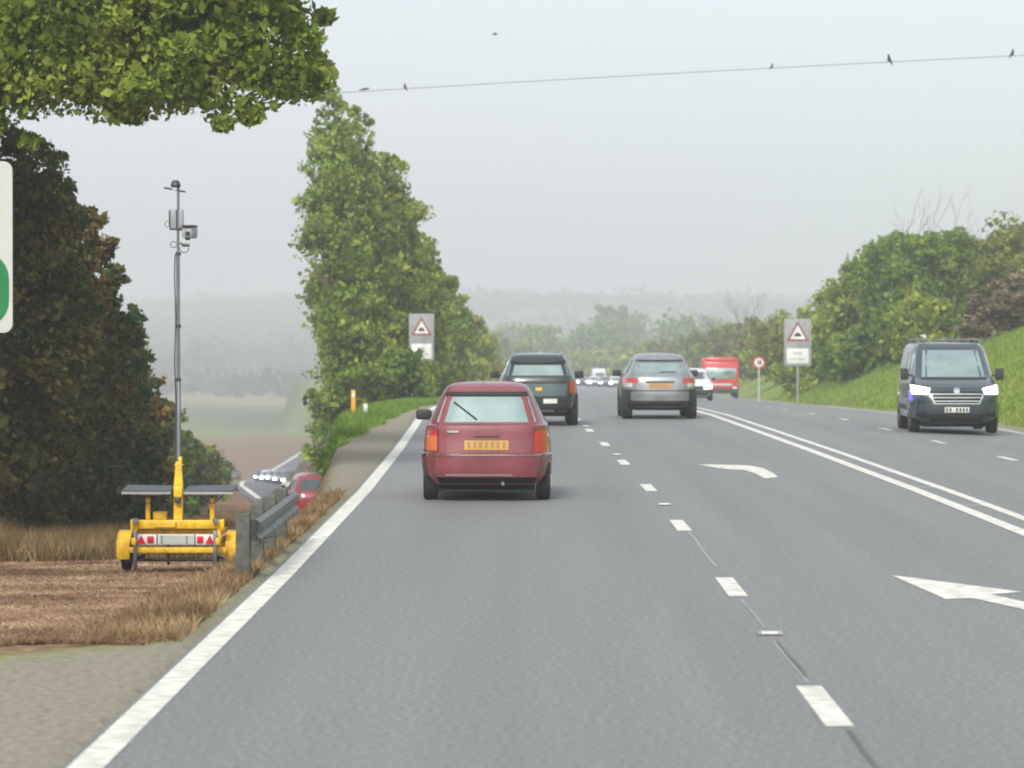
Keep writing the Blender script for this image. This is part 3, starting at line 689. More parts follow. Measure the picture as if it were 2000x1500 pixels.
def vehicle(name, label, cat, levels, n, paint, loc, rz=0, group=None, parts=(), wheels=(.29, .18, None, (-1.2, 1.2)), arch=True):
    root = empty(name, loc, rz, label, cat, group); sh = Shell(levels, n)
    sh.mesh(MB()).build('body', M[paint], root, 38)
    z0 = levels[0][0]; w0 = levels[0][1]
    MB().box((0, (levels[0][2] + levels[0][3]) / 2, z0 - .02), (w0 * 1.7, (levels[0][3] - levels[0][2]) * .92, .1)).build('underbody', M['under'], root)
    for pn, face, c, off, mt, *rest in parts:
        cs = [c, sym(c)] if rest and rest[0] == 'mirror' else [c]
        faces = ['left', 'right'] if face == 'side' else [face]
        for f in faces:
            for cc in cs: sh.patch(f, cc, off).build(pn, M[mt], root, 40)
    rad, wd, tr, wy = wheels
    if arch: arches(sh, root, rad, wy, z0)
    add_wheels(root, rad, wd, tr or 2 * max(l[1] for l in levels[:4]) + .02, wy)
    return root, sh
def mirror_part(root, x, y, z, mt, sz=(.2, .1, .13), sides=(-1, 1)):
    for sd in sides:
        b = MB().box((sd * (x + sz[0] / 2), y, z), sz, bev=.03); b.box((sd * (x - .02), y + .02, z - .03), (.12, .05, .04))
        b.build('wing_mirror', M[mt], root)
def wiper(root, sh, face, a, b_, off=.02):
    p0 = sh.pt(face, a[0], a[1], off); p1 = sh.pt(face, b_[0], b_[1], off)
    MB().tube([p0, p1], .009, 5).build('wiper', M['plastic'], root)
def plate_marks(root, sh, face, x0, x1, z0, z1, off, k=7):
    b = MB()
    for i in range(k):
        if i == 4: continue
        a = x0 + (x1 - x0) * (i + .22) / k; c = x0 + (x1 - x0) * (i + .78) / k
        sh.patch(face, [(a, z0), (c, z0), (c, z1), (a, z1)], off, 1, 1, b)
    b.build('plate_lettering', M['ink'], root, None)

# 1: red hatchback, rear view
LV = [(.20, .70, .10, 3.45), (.30, .765, .00, 3.58), (.42, .785, -.03, 3.62), (.575, .79, -.04, 3.60), (.60, .785, .02, 3.58), (.75, .785, .04, 3.50), (.88, .765, .045, 3.30), (.925, .75, .055, 2.8), (.945, .735, .14, 2.68), (.97, .715, .155, 2.60),
      (1.12, .64, .24, 2.20), (1.28, .565, .33, 1.82), (1.35, .53, .40, 1.66), (1.40, .49, .50, 1.52), (1.43, .42, .62, 1.42), (1.445, .30, .78, 1.25)]
P1 = [('rear_window', 'rear', [(-.61, .965), (.61, .965), (.50, 1.29), (-.50, 1.29)], .006, 'glass'),
      ('rear_window_shade', 'rear', [(-.51, 1.292), (.51, 1.292), (.48, 1.335), (-.48, 1.335)], .03, 'plastic'),
      ('bumper', 'rear', [(-.765, .30), (.765, .30), (.775, .575), (-.775, .575)], .045, 'red_paint'),
      ('bumper_trim', 'rear', [(-.77, .56), (.77, .56), (.77, .585), (-.77, .585)], .055, 'chrome'),
      ('lower_skirt', 'rear', [(-.70, .215), (.70, .215), (.72, .30), (-.72, .30)], .03, 'under'),
      ('skirt_trim', 'rear', [(-.5, .318), (.32, .318), (.32, .335), (-.5, .335)], .05, 'chrome'),
      ('number_plate', 'rear', [(-.27, .63), (.27, .63), (.27, .745), (-.27, .745)], .012, 'plate_y'),
      ('side_window', 'side', [(.45, .985), (1.35, .985), (1.35, 1.30), (.62, 1.30)], .004, 'glass_dark'),
      ('side_window', 'side', [(1.42, .985), (2.45, .985), (1.9, 1.28), (1.42, 1.30)], .004, 'glass_dark'),
      ('windscreen', 'front', [(-.62, .99), (.62, .99), (.5, 1.30), (-.5, 1.30)], .005, 'glass_dark'),
      ('headlight', 'front', [(-.70, .62), (-.38, .62), (-.38, .78), (-.70, .78)], .012, 'reverse', 'mirror'),
      ('hatch_seam', 'rear', [(-.60, .60), (-.592, .60), (-.592, .955), (-.60, .955)], .008, 'under', 'mirror'),
      ('boot_handle', 'rear', [(-.16, .80), (.16, .80), (.15, .83), (-.15, .83)], .03, 'red_paint'),
      ('badge', 'rear', [(-.48, .84), (-.34, .84), (-.34, .865), (-.48, .865)], .014, 'chrome'),
      ('door_seam', 'side', [(1.38, .32), (1.39, .32), (1.39, 1.3), (1.38, 1.3)], .005, 'under'),
      ('door_seam', 'side', [(2.42, .32), (2.43, .32), (2.43, .95), (2.42, .95)], .005, 'under')]
car1, sh1 = vehicle('hatchback', 'old red hatchback seen from behind, nearest car on the road', 'car', LV, 6, 'red_paint', (-.555 + .0, 43.0, 0), 0, None, P1, (.285, .175, 1.56, (.62, 3.02)))
sh1.patch('rear', [(-.765, .62), (-.60, .62), (-.60, .80), (-.735, .80)], .012).build('tail_light', M['lamp_orange'], car1)
sh1.patch('rear', [(.58, .60), (.765, .60), (.735, .86), (.59, .86)], .012).build('tail_light', M['lamp_red'], car1)
sh1.patch('rear', [(-.735, .80), (-.60, .80), (-.60, .865), (-.725, .865)], .012).build('tail_light_upper', M['lamp_red'], car1)
wiper(car1, sh1, 'rear', (-.12, 1.0), (-.40, 1.21)); mirror_part(car1, .73, 2.25, 1.01, 'plastic', sides=(-1,))
M['faint_ink'] = mat('faded_plate_lettering', (.30, .165, .045), .6)
def faint_marks(root, sh, x0, x1, z0, z1, off):
    b = MB()
    for i in range(7):
        a = x0 + (x1 - x0) * (i + .25) / 7; c = x0 + (x1 - x0) * (i + .75) / 7
        sh.patch('rear', [(a, z0), (c, z0), (c, z1), (a, z1)], off, 1, 1, b)
    b.build('plate_lettering', M['faint_ink'], root, None)
faint_marks(car1, sh1, -.25, .25, .65, .725, .016)
MB().tube([(.2, -.03, .22), (.2, .3, .23)], .022, 8).build('exhaust', M['steel'], car1)
MB().tube([(-.05, 1.1, 1.44), (-.05, .95, 1.60)], .004, 4).build('aerial', M['plastic'], car1)

# 2: dark pickup-like SUV in front of it
LV = [(.28, .72, .12, 4.4), (.40, .84, .0, 4.55), (.65, .87, -.03, 4.6), (.88, .88, .0, 4.55), (1.00, .86, .03, 3.9), (1.07, .83, .06, 3.45), (1.20, .76, .16, 3.05), (1.42, .66, .30, 2.6), (1.52, .62, .38, 2.35), (1.57, .56, .5, 2.2), (1.59, .4, .7, 2.0)]
P2 = [('rear_window', 'rear', [(-.68, 1.11), (.68, 1.11), (.60, 1.38), (-.60, 1.38)], .006, 'glass'),
      ('rear_spoiler', 'rear', [(-.60, 1.39), (.60, 1.39), (.58, 1.45), (-.58, 1.45)], .07, 'plastic'),
      ('bumper', 'rear', [(-.82, .36), (.82, .36), (.84, .60), (-.84, .60)], .07, 'plastic'),
      ('bumper_step', 'rear', [(-.3, .31), (.35, .31), (.35, .36), (-.3, .36)], .085, 'silver'),
      ('tailgate_panel', 'rear', [(-.62, .66), (.62, .66), (.64, .93), (-.64, .93)], .012, 'glass_dark'),
      ('tailgate_trim', 'rear', [(-.60, .94), (.60, .94), (.61, .99), (-.61, .99)], .02, 'plastic'),
      ('number_plate', 'rear', [(.12, .50), (.42, .50), (.42, .60), (.12, .60)], .085, 'plate_w'),
      ('tail_light', 'rear', [(-.84, .72), (-.70, .72), (-.70, 1.0), (-.84, 1.0)], .014, 'lamp_red', 'mirror'),
      ('side_window', 'side', [(.5, 1.10), (1.7, 1.10), (1.7, 1.45), (.6, 1.45)], .004, 'glass_dark'),
      ('side_window', 'side', [(1.8, 1.10), (3.2, 1.10), (2.6, 1.42), (1.8, 1.45)], .004, 'glass_dark'),
      ('windscreen', 'front', [(-.7, 1.1), (.7, 1.1), (.6, 1.45), (-.6, 1.45)], .005, 'glass_dark'),
      ('tow_lamp', 'rear', [(-.05, .78), (.09, .78), (.09, .85), (-.05, .85)], .02, 'marker')]
car2, sh2 = vehicle('utility_vehicle', 'dark green utility vehicle ahead of the red hatchback, partly hidden by it', 'car', LV, 6, 'black_green', (.13, 77.5, 0), .006, None, P2, (.36, .24, 1.78, (.8, 3.6)))
mirror_part(car2, .86, 2.9, 1.1, 'plastic', (.2, .12, .17))
b = MB(); [b.tube([(sd * .55, .6, 1.585), (sd * .55, 2.0, 1.6)], .02, 6) for sd in (-1, 1)]; b.build('roof_rail', M['silver'], car2)

# 3: grey SUV in the outer lane
LV = [(.28, .72, .12, 4.3), (.38, .84, .0, 4.4), (.60, .87, -.03, 4.45), (.85, .885, .0, 4.4), (.98, .86, .03, 3.9), (1.05, .82, .08, 3.4), (1.18, .74, .2, 3.0), (1.38, .64, .36, 2.55), (1.48, .58, .46, 2.3), (1.53, .5, .58, 2.15), (1.55, .36, .75, 1.95)]
P3 = [('rear_window', 'rear', [(-.60, 1.10), (.60, 1.10), (.52, 1.40), (-.52, 1.40)], .006, 'glass'),
      ('rear_spoiler', 'rear', [(-.57, 1.405), (.57, 1.405), (.52, 1.45), (-.52, 1.45)], .08, 'silver'),
      ('bumper', 'rear', [(-.80, .44), (.80, .44), (.83, .66), (-.83, .66)], .06, 'silver'),
      ('lower_bumper', 'rear', [(-.78, .30), (.78, .30), (.80, .44), (-.80, .44)], .05, 'plastic'),
      ('bumper_gap', 'rear', [(-.79, .66), (.79, .66), (.79, .69), (-.79, .69)], .05, 'plastic'),
      ('number_plate', 'rear', [(-.26, .74), (.26, .74), (.26, .85), (-.26, .85)], .012, 'plate_y'),
      ('plate_recess_trim', 'rear', [(-.34, .87), (.34, .87), (.34, .90), (-.34, .90)], .02, 'plastic'),
      ('tail_light', 'rear', [(-.86, .86), (-.52, .86), (-.54, .97), (-.84, .99)], .014, 'lamp_red', 'mirror'),
      ('tail_light_lens', 'rear', [(-.85, .76), (-.66, .76), (-.64, .855), (-.85, .855)], .013, 'reverse', 'mirror'),
      ('side_window', 'side', [(.6, 1.08), (1.7, 1.08), (1.7, 1.42), (.75, 1.40)], .004, 'glass_dark'),
      ('side_window', 'side', [(1.8, 1.08), (3.1, 1.08), (2.5, 1.40), (1.8, 1.42)], .004, 'glass_dark'),
      ('windscreen', 'front', [(-.7, 1.1), (.7, 1.1), (.58, 1.42), (-.58, 1.42)], .005, 'glass_dark')]
car3, sh3 = vehicle('estate_car', 'silver grey tall car in the right hand lane before the double white line', 'car', LV, 5, 'silver', (3.03, 83.5, 0), .008, None, P3, (.36, .25, 1.78, (.75, 3.45)))
faint_marks(car3, sh3, -.24, .24, .76, .83, .016)
mirror_part(car3, .84, 2.8, 1.06, 'plastic', (.2, .12, .16)); wiper(car3, sh3, 'rear', (.0, 1.115), (.38, 1.13))
sh3.patch('rear', [(-.845, .30), (-.70, .30), (-.70, .70), (-.86, .70)], .055).build('bumper_corner', M['plastic'], car3)
sh3.patch('rear', [(.70, .30), (.845, .30), (.86, .70), (.70, .70)], .055).build('bumper_corner', M['plastic'], car3)

# 4: oncoming slate van
LV = [(.22, .80, .1, 4.85), (.34, .94, .0, 5.0), (.55, .965, -.03, 5.06), (.80, .97, -.04, 5.05), (.98, .96, -.04, 4.95), (1.08, .95, -.03, 4.72), (1.20, .93, -.02, 4.30), (1.50, .88, .02, 3.85), (1.78, .82, .07, 3.45), (1.88, .78, .12, 3.3), (1.94, .70, .2, 3.15), (1.96, .55, .4, 2.9)]
P4 = [('windscreen', 'front', [(-.84, 1.22), (.84, 1.22), (.74, 1.80), (-.74, 1.80)], .006, 'glass'),
      ('windscreen_cowl', 'front', [(-.86, 1.165), (.86, 1.165), (.85, 1.215), (-.85, 1.215)], .015, 'plastic'),
      ('bumper', 'front', [(-.90, .28), (.90, .28), (.93, .66), (-.93, .66)], .05, 'van_paint'),
      ('lower_intake', 'front', [(-.55, .27), (.55, .27), (.62, .43), (-.62, .43)], .06, 'under'),
      ('grille', 'front', [(-.46, .67), (.46, .67), (.56, .92), (-.56, .92)], .03, 'under'),
      ('grille_bar', 'front', [(-.50, .70), (.50, .70), (.51, .725), (-.51, .725)], .05, 'chrome'),
      ('grille_bar', 'front', [(-.54, .775), (.54, .775), (.55, .80), (-.55, .80)], .05, 'chrome'),
      ('grille_bar', 'front', [(-.56, .85), (.56, .85), (.57, .875), (-.57, .875)], .05, 'chrome'),
      ('grille_surround', 'front', [(-.50, .655), (-.46, .655), (-.56, .88), (-.60, .88)], .055, 'chrome', 'mirror'),
      ('grille_surround', 'front', [(-.5, .645), (.5, .645), (.5, .668), (-.5, .668)], .055, 'chrome'),
      ('badge', 'front', [(-.06, .88), (.06, .88), (.06, 1.0), (-.06, 1.0)], .06, 'chrome'),
      ('number_plate', 'front', [(-.26, .47), (.26, .47), (.26, .58), (-.26, .58)], .065, 'plate_w'),
      ('headlight', 'front', [(-.93, .86), (-.62, .86), (-.56, .98), (-.92, 1.05)], .012, 'lamp_white', 'mirror'),
      ('fog_lamp', 'front', [(-.84, .36), (-.62, .36), (-.62, .46), (-.84, .46)], .06, 'under', 'mirror'),
      ('side_window', 'side', [(2.75, 1.22), (3.75, 1.22), (3.35, 1.72), (2.8, 1.72)], .004, 'glass'),
      ('door_seam', 'side', [(2.62, .4), (2.64, .4), (2.64, 1.75), (2.62, 1.75)], .004, 'under'),
      ('side_trim', 'side', [(1.4, .50), (3.4, .50), (3.4, .60), (1.4, .60)], .015, 'plastic'),
      ('rear_door_glass', 'rear', [(-.7, 1.2), (.7, 1.2), (.66, 1.65), (-.66, 1.65)], .006, 'glass_dark')]
vrx, vry = 9.28, 76.0
van, shv = vehicle('van', 'dark slate van with lit headlights coming towards us on the right', 'van', LV, 6, 'van_paint', (vrx, vry + 5.0, float(road_z(vrx, vry)) ), math.pi - .03, None, P4, (.34, .22, 1.90, (.95, 4.05)))
mirror_part(van, .95, 3.85, 1.28, 'plastic', (.17, .14, .26)); plate_marks(van, shv, 'front', -.25, .25, .485, .565, .069)
shv.patch('front', [(.90, .72), (.955, .72), (.955, .92), (.92, .92)], .016).build('side_lamp', M['lamp_blue'], van)
b = MB(); [b.box((0, y, 2.03), (1.5, .05, .03)) for y in (.9, 2.0, 3.0)]; [b.tube([(sd * .66, .6, 1.94), (sd * .66, .6, 2.04), (sd * .66, 3.1, 2.04), (sd * .66, 3.1, 1.93)], .016, 6) for sd in (-1, 1)]
b.build('roof_rack', M['steel'], van)
MB().lathe((.52, 2.6, 2.1), 'y', [(.001, -.4), (.045, -.4), (.045, .35), (.001, .35)], 10).build('roof_tube', M['sign_pale'], van)

# 5..: generic distant cars
def small_car(name, label, cat, x, y, z, rz, paint, group=None, h=1.45, lights='head', L=4.2, w=.86):
    k = h / 1.45
    LVs = [(.2 * k, .70, .1, L - .1), (.32 * k, w - .03, .0, L), (.62 * k, w, -.02, L), (.78 * k, w - .01, .0, L - .1), (.90 * k, w - .04, .06, L - .85), (.95 * k, w - .07, .1, L - 1.1), (1.28 * k, w - .22, .45, L - 1.9), (1.38 * k, w - .28, .6, L - 2.1), (1.44 * k, w - .42, .9, L - 2.4)]
    Ps = [('windscreen', 'front', [(-w + .14, .97 * k), (w - .14, .97 * k), (w - .26, 1.3 * k), (-w + .26, 1.3 * k)], .006, 'glass_dark'),
          ('rear_window', 'rear', [(-w + .16, .98 * k), (w - .16, .98 * k), (w - .28, 1.3 * k), (-w + .28, 1.3 * k)], .006, 'glass_dark'),
          ('side_window', 'side', [(.55, .98 * k), (1.55, .98 * k), (1.55, 1.28 * k), (.75, 1.28 * k)], .004, 'glass_dark'),
          ('side_window', 'side', [(1.62, .98 * k), (L - 1.35, .98 * k), (L - 1.95, 1.28 * k), (1.62, 1.28 * k)], .004, 'glass_dark'),
          ('bumper', 'front', [(-w + .1, .24 * k), (w - .1, .24 * k), (w - .08, .5 * k), (-w + .08, .5 * k)], .04, 'plastic'),
          ('grille', 'front', [(-.4, .52 * k), (.4, .52 * k), (.42, .68 * k), (-.42, .68 * k)], .02, 'plastic'),
          ('headlight', 'front', [(-w + .05, .58 * k), (-w + .36, .58 * k), (-w + .36, .74 * k), (-w + .05, .74 * k)], .014, 'lamp_white' if lights == 'head' else 'reverse', 'mirror'),
          ('tail_light', 'rear', [(-w + .04, .66 * k), (-w + .25, .66 * k), (-w + .25, .86 * k), (-w + .04, .86 * k)], .014, 'lamp_red', 'mirror'),
          ('number_plate', 'rear', [(-.26, .52 * k), (.26, .52 * k), (.26, .62 * k), (-.26, .62 * k)], .012, 'plate_y')]
    r, s_ = vehicle(name, label, cat, LVs, 5, paint, (x, y, z), rz, group, Ps, (.31, .2, 2 * w - .02, (.8, L - .85)))
    mirror_part(r, w - .03, L - 1.5, .98 * k, 'plastic', (.16, .1, .12)); return r
def at_road(x0, D): return x0 + float(s_of(D)), D, float(road_z(x0, D)) + .002
def facing(D): return math.pi - math.atan2(float(s_of(D + 4) - s_of(D - 4)), 8)
x, y, z = at_road(7.15, 160)
small_car('oncoming_car', 'pale oncoming car with lit headlights half hidden behind the silver car', 'car', x, y + 4, z, facing(160), 'white_paint')
G4 = 'oncoming cars queueing at the far bend'
for i, (x0, D, pt_, h, lab) in enumerate([(6.9, 428, 'white_paint', 1.45, 'nearest white car of the queue at the far bend'), (9.9, 445, 'white_paint', 1.5, 'white car on the outer side of the far queue'), (6.9, 455, 'silver', 1.45, None), (6.9, 482, 'white_paint', 1.45, None), (9.9, 486, 'white_paint', 1.45, None), (6.9, 512, 'dark_paint', 1.5, None), (9.9, 552, 'white_paint', 1.45, None)]):
    x, y, z = at_road(x0, D)
    small_car('queueing_car', lab or ORD[i] + ' small oncoming car back in the distant headlight queue', 'car', x, y, z, facing(D), pt_, None if lab else G4, h)
x, y, z = at_road(9.9, 520)
vn, _s = vehicle('white_van', 'white box van towering over the distant queue of cars', 'van', [(.35, .8, .1, 5.4), (.5, .98, 0, 5.5), (1.3, 1.0, 0, 5.5), (1.5, 1.0, 0, 4.9), (2.4, .98, 0, 4.5), (2.6, .9, .1, 4.3), (2.65, .7, .3, 4.0)], 7, 'white_paint', (x, y, z), facing(520),
                 None, [('windscreen', 'front', [(-.8, 1.5), (.8, 1.5), (.75, 2.1), (-.75, 2.1)], .006, 'glass_dark'), ('headlight', 'front', [(-.9, .9), (-.6, .9), (-.6, 1.1), (-.9, 1.1)], .02, 'lamp_white', 'mirror'), ('bumper', 'front', [(-.95, .4), (.95, .4), (.95, .75), (-.95, .75)], .04, 'plastic')], (.36, .25, 1.95, (1, 4.6)))

# red lorry
x, y, z = at_road(10.1, 250)
lor = empty('lorry', (x + .1, y, z), facing(250), 'red lorry with a flat front coming round the bend past the round sign', 'lorry')
MB().box((0, 4.0, 1.55), (2.45, 2.0, 2.05), bev=.12).build('cab', M['lorry_red'], lor)
MB().box((0, -.2, 1.75), (2.5, 6.2, 2.0), bev=.05).build('cargo_box', M['lorry_red'], lor)
MB().box((0, 4.0, 2.72), (2.2, 1.4, .28), bev=.1).build('roof_deflector', M['lorry_red'], lor)
MB().box((0, 5.0, 1.75), (2.1, .04, .75), bev=.015).build('windscreen', M['glass'], lor)
MB().box((0, 5.01, .98), (1.5, .04, .14), bev=.015).build('front_logo_strip', M['sign_pale'], lor)
MB().box((0, 5.0, .55), (2.4, .22, .35), bev=.06).build('bumper', M['plastic'], lor)
for sd in (-1, 1):
    MB().box((sd * .95, 5.07, .75), (.3, .06, .16), bev=.02).build('headlight', M['reverse'], lor)
    MB().box((sd * 1.38, 4.8, 1.75), (.16, .12, .5), bev=.03).build('wing_mirror', M['plastic'], lor)
add_wheels(lor, .48, .3, 2.4, (-2.0, 4.1))

# cars on the side road to the left
mx_, my_ = -7.3, 119.5
small_car('people_carrier', 'deep red people carrier driving away on the lower side road', 'car', mx_, my_, gz(mx_, my_) + .06, .13, 'mpv_red', None, 1.62, 'tail', 4.6, .88)
G5 = 'cars queueing on the lower side road'
for i, (px_, D, pt_, lab) in enumerate([(612, 262, 'white_paint', 'white car behind the red people carrier on the side road'), (592, 296, 'white_paint', 'pale car heading the side road queue, right of the guardrail'), (566, 326, 'dark_paint', 'black car in the side road queue'), (548, 356, 'silver', None), (533, 392, 'blue_paint', None), (520, 430, 'white_paint', None), (508, 470, 'dark_paint', None), (458, 470, 'dark_paint', 'lone dark car on the far left lane of the side road')]):
    x = (px_ - 1039) / 6900 * D
    small_car('side_road_car', lab or ORD[i] + ' small car from the near end of the side road queue', 'car', x, D, gz(x, D) + .06, math.pi + .08 if px_ != 458 else .1, pt_, None if lab else G5, 1.5)

# ------------------------------------------------------------------ speed camera trailer
TX, TD = -4.02, 40.0
tr = empty('mast_trailer', (TX, TD, gz(TX, TD) + .01), 0, 'yellow trailer carrying a tall grey camera mast and two solar panels, parked on brown straw', 'trailer')
k = 1 / 172.5                      # scale of this trailer's measurements
def tx(p): return (p - 345) * k
def tz(p): return (1122 - p) * k
b = MB().box((0, .05, tz(1028)), (tx(433) - tx(257), .10, .10), bev=.012); b.box((tx(257), .0, tz(1028)), (.035, .14, .12), bev=.01); b.box((tx(434), 0, tz(1028)), (.035, .14, .12), bev=.01)
b.box((0, .12, tz(1042)), (tx(425) - tx(262), .03, .09)); b.box((0, 0.02, tz(1078)), (tx(440) - tx(248), .07, .065), bev=.012)
for sx_ in (262, 426): b.box((tx(sx_), .5, tz(1060)), (.05, 1.3, .08), bev=.01); b.box((tx(sx_), .05, tz(1055)), (.05, .07, .27), bev=.01)
b.box((0, 1.2, tz(1062)), (.9, .06, .08), bev=.01); b.box((0, 1.9, tz(1068)), (.08, 1.5, .08), bev=.01)
b.box((0, .7, tz(1048)), (.9, 1.1, .03))
b.build('frame', M['yellow'], tr)
for sd, c in ((-1, 236), (1, 450)):
    b = MB(); n = 10; r0, r1 = .31, .285; vs = []; xa, xb = tx(c) - .075, tx(c) + .075
    for kk in range(n + 1):
        th = math.pi * (-.08 + 1.16 * kk / n)
        for rr2 in (r0, r1):
            for xx in (xa, xb): vs.append((xx, .45 - rr2 * math.cos(th), .19 + rr2 * .8 * math.sin(th) + .02))
    fs = []
    for kk in range(n):
        a = kk * 4; fs += [(a, a + 1, a + 5, a + 4), (a + 2, a + 6, a + 7, a + 3), (a, a + 4, a + 6, a + 2), (a + 1, a + 3, a + 7, a + 5)]
    fs += [(0, 2, 3, 1), (n * 4, n * 4 + 1, n * 4 + 3, n * 4 + 2)]
    b.add(vs, fs); b.box(((xa + xb) / 2 , .13, .245), (.15, .02, .21), bev=.008)
    b.build('mudguard', M['yellow'], tr)
    w_ = MB().lathe((0, 0, 0), 'x', [(.11, -.05), (.185, -.05), (.2, -.03), (.2, .03), (.185, .05), (.11, .05), (.11, -.05)], 24).build('wheel', M['rubber'], tr)
    w_.location = (tx(c) - sd * .01, .45, .195)
    MB().lathe((0, 0, 0), 'x', [(.001, .02 * sd), (.05, .035 * sd), (.12, .02 * sd), (.12, -.03), (.001, -.03)], 14).build('rim', M['steel'], w_)
    MB().tube([(tx(c) - sd * .03, .2, .10), (tx(c) - sd * .22, .35, .17)], .025, 6).build('suspension_arm', M['dark_grey'], tr)
MB().tube([(tx(258), .45, tz(1102)), (tx(430), .45, tz(1102))], .018, 8).build('axle', M['dark_grey'], tr)
for c in (264, 420):
    b = MB().box((tx(c), -.08, tz(1075)), (.042, .045, .42), bev=.006); b.box((tx(c), -.05, tz(1020)), (.06, .05, .05)); 
    j = b.build('jack_leg', M['steel'], tr); MB().box((tx(c), -.08, tz(1128) + .0), (.028, .03, .24)).build('jack_foot', M['dark_grey'], j)
for c in (307, 398): MB().box((tx(c), 1.15, tz(1098)), (.025, .025, .26)).build('front_prop', M['dark_grey'], tr)
# light board
lb_ = MB().box((tx(345), -.02, tz(1057)), (tx(428) - tx(266), .022, .118), bev=.004).build('light_board', M['white'], tr)
MB().box((0, -.033, tz(1057)), (.40, .006, .098)).build('number_plate_panel', M['sign_pale'], lb_)
for c in (306, 380): MB().box((tx(c), -.034, tz(1057)), (.012, .008, .118)).build('board_edge', M['dark_grey'], lb_)
for c in (315, 364):
    b = MB()
    for q in (-.035, -.012, .012, .035): b.box((tx(c), -.038, tz(1057) + q), (.018, .004, .010))
    b.build('panel_clip_mark', M['dark_grey'], lb_)
for c in (293, 390): MB().box((tx(c), -.04, tz(1057)), (.072, .02, .078), bev=.006).build('tail_light', M['red'], lb_)
for c in (275, 409):
    MB().prism([(tx(c) - .052, tz(1057) - .048), (tx(c) + .052, tz(1057) - .048), (tx(c), tz(1057) + .052)], -.042, -.03).build('reflector_triangle', M['red'], lb_)
MB().prism([(tx(427) - .03, tz(1057) - .05), (tx(427) + .035, tz(1057) - .05), (tx(424), tz(1057) + .045)], -.06, -.05).build('reflector_triangle', M['red'], lb_)
MB().tube([(tx(300), -.03, tz(1034)), (tx(342), -.03, tz(1034)), (tx(343), -.03, tz(1024))], .006, 5).build('frame_cable', M['cable'], tr)
# mast foot
b = MB(); w0, w1 = .052, .030
b.add([(-w0, .1, tz(1022)), (w0, .1, tz(1022)), (w0, .22, tz(1022)), (-w0, .22, tz(1022)), (-w0, .1, tz(960)), (w0, .1, tz(960)), (w0, .22, tz(960)), (-w0, .22, tz(960)), (-w1, .12, tz(906)), (w1, .12, tz(906)), (w1, .2, tz(906)), (-w1, .2, tz(906))],
      [(0, 3, 2, 1), (0, 1, 5, 4), (1, 2, 6, 5), (2, 3, 7, 6), (3, 0, 4, 7), (4, 5, 9, 8), (5, 6, 10, 9), (6, 7, 11, 10), (7, 4, 8, 11), (8, 9, 10, 11)])
b.box((0, .09, tz(965)), (.10, .06, .12), bev=.01); b.box((.005, .16, tz(912)), (.10, .1, .012)); b.box((.02, .16, tz(905)), (.035, .09, .1), bev=.006)
b.build('mast_foot', M['yellow'], tr)
MB().lathe((0, .05, tz(981)), 'y', [(.001, -.03), (.035, -.02), (.035, .03), (.001, .03)], 14).build('winch', M['dark_grey'], tr)
# mast: leans very slightly, three telescoping sections
pole = MB().tube([(0, .16, tz(1000)), (0, .16, tz(745)), (-.002, .16, tz(744))], [.027, .026, .021], 12)
pole.tube([(-.002, .16, tz(745)), (-.005, .16, tz(498))], .021, 12); pole.tube([(-.005, .16, tz(500)), (0.0, .16, tz(366))], .015, 12)
pole.build('mast', M['mast'], tr, 40)
b = MB()
for zz in (745, 498, 640): b.lathe((-.002, .16, tz(zz)), 'z', [(.02, -.018), (.032, -.018), (.032, .018), (.02, .018)], 14)
b.build('mast_collar', M['dark_grey'], tr)
cpts = [(-.035 - .006 * math.sin(i * .9), .13, tz(500 + i * 24)) for i in range(18)]; MB().tube(cpts, .008, 5).build('mast_cable', M['cable'], tr)
MB().tube([(.055, .08, tz(930)), (.07, .07, tz(960)), (.06, .06, tz(1000)), (.05, .08, tz(1020))], .006, 5).build('foot_cable', M['cable'], tr)
MB().tube([(-.06, .1, tz(950)), (-.12, .1, tz(985)), (-.16, .1, tz(1000)), (-.22, .1, tz(992)), (-.3, .1, tz(975))], .006, 5).build('panel_cable', M['cable'], tr)
# head of mast
b = MB().lathe((-.03, .16, tz(362)), 'z', [(.001, -.035), (.05, -.035), (.058, -.01), (.045, .03), (.03, .045), (.001, .05)], 16); b.build('dome_camera', M['dark_grey'], tr)
b = MB().box((tx(324), .14, tz(370)), (.085, .03, .02), Matrix.Rotation(R(8), 3, 'Y')); b.box((tx(353), .14, tz(376)), (.075, .03, .02), Matrix.Rotation(R(8), 3, 'Y'))
b.box((tx(339), .15, tz(373)), (.2, .02, .012), Matrix.Rotation(R(8), 3, 'Y')); b.build('cross_arm', M['dark_grey'], tr)
MB().box((tx(338), .15, tz(377)), (.022, .03, .07)).build('antenna_stub', M['sign_pale'], tr)
b = MB().box((tx(335), .20, tz(430)), (.072, .13, .225), bev=.01); b.box((tx(349), .20, tz(430)), (.06, .10, .225), bev=.01); eb = b.build('equipment_box', M['cabinet'], tr)
b = MB().box((tx(328), .19, tz(430)), (.012, .14, .2)); b.box((tx(336), .17, tz(450)), (.09, .1, .02)); b.box((tx(350), .13, tz(450)), (.03, .04, .035)); b.build('box_edging', M['dark_grey'], eb)
cm = MB().box((tx(368), .12, tz(457)), (.125, .22, .125), Matrix.Rotation(R(-14), 3, 'Z'), bev=.025).build('camera_unit', M['cabinet'], tr)
MB().box((tx(368), .10, tz(445) + .004), (.12, .24, .022), Matrix.Rotation(R(-14), 3, 'Z'), bev=.008).build('camera_hood', M['dark_grey'], cm)
MB().box((tx(366), .003, tz(459)), (.05, .02, .042), Matrix.Rotation(R(-14), 3, 'Z')).build('lens', M['glass_dark'], cm)
MB().box((tx(364), .12, tz(469)), (.05, .06, .03)).build('tilt_bracket', M['dark_grey'], cm)
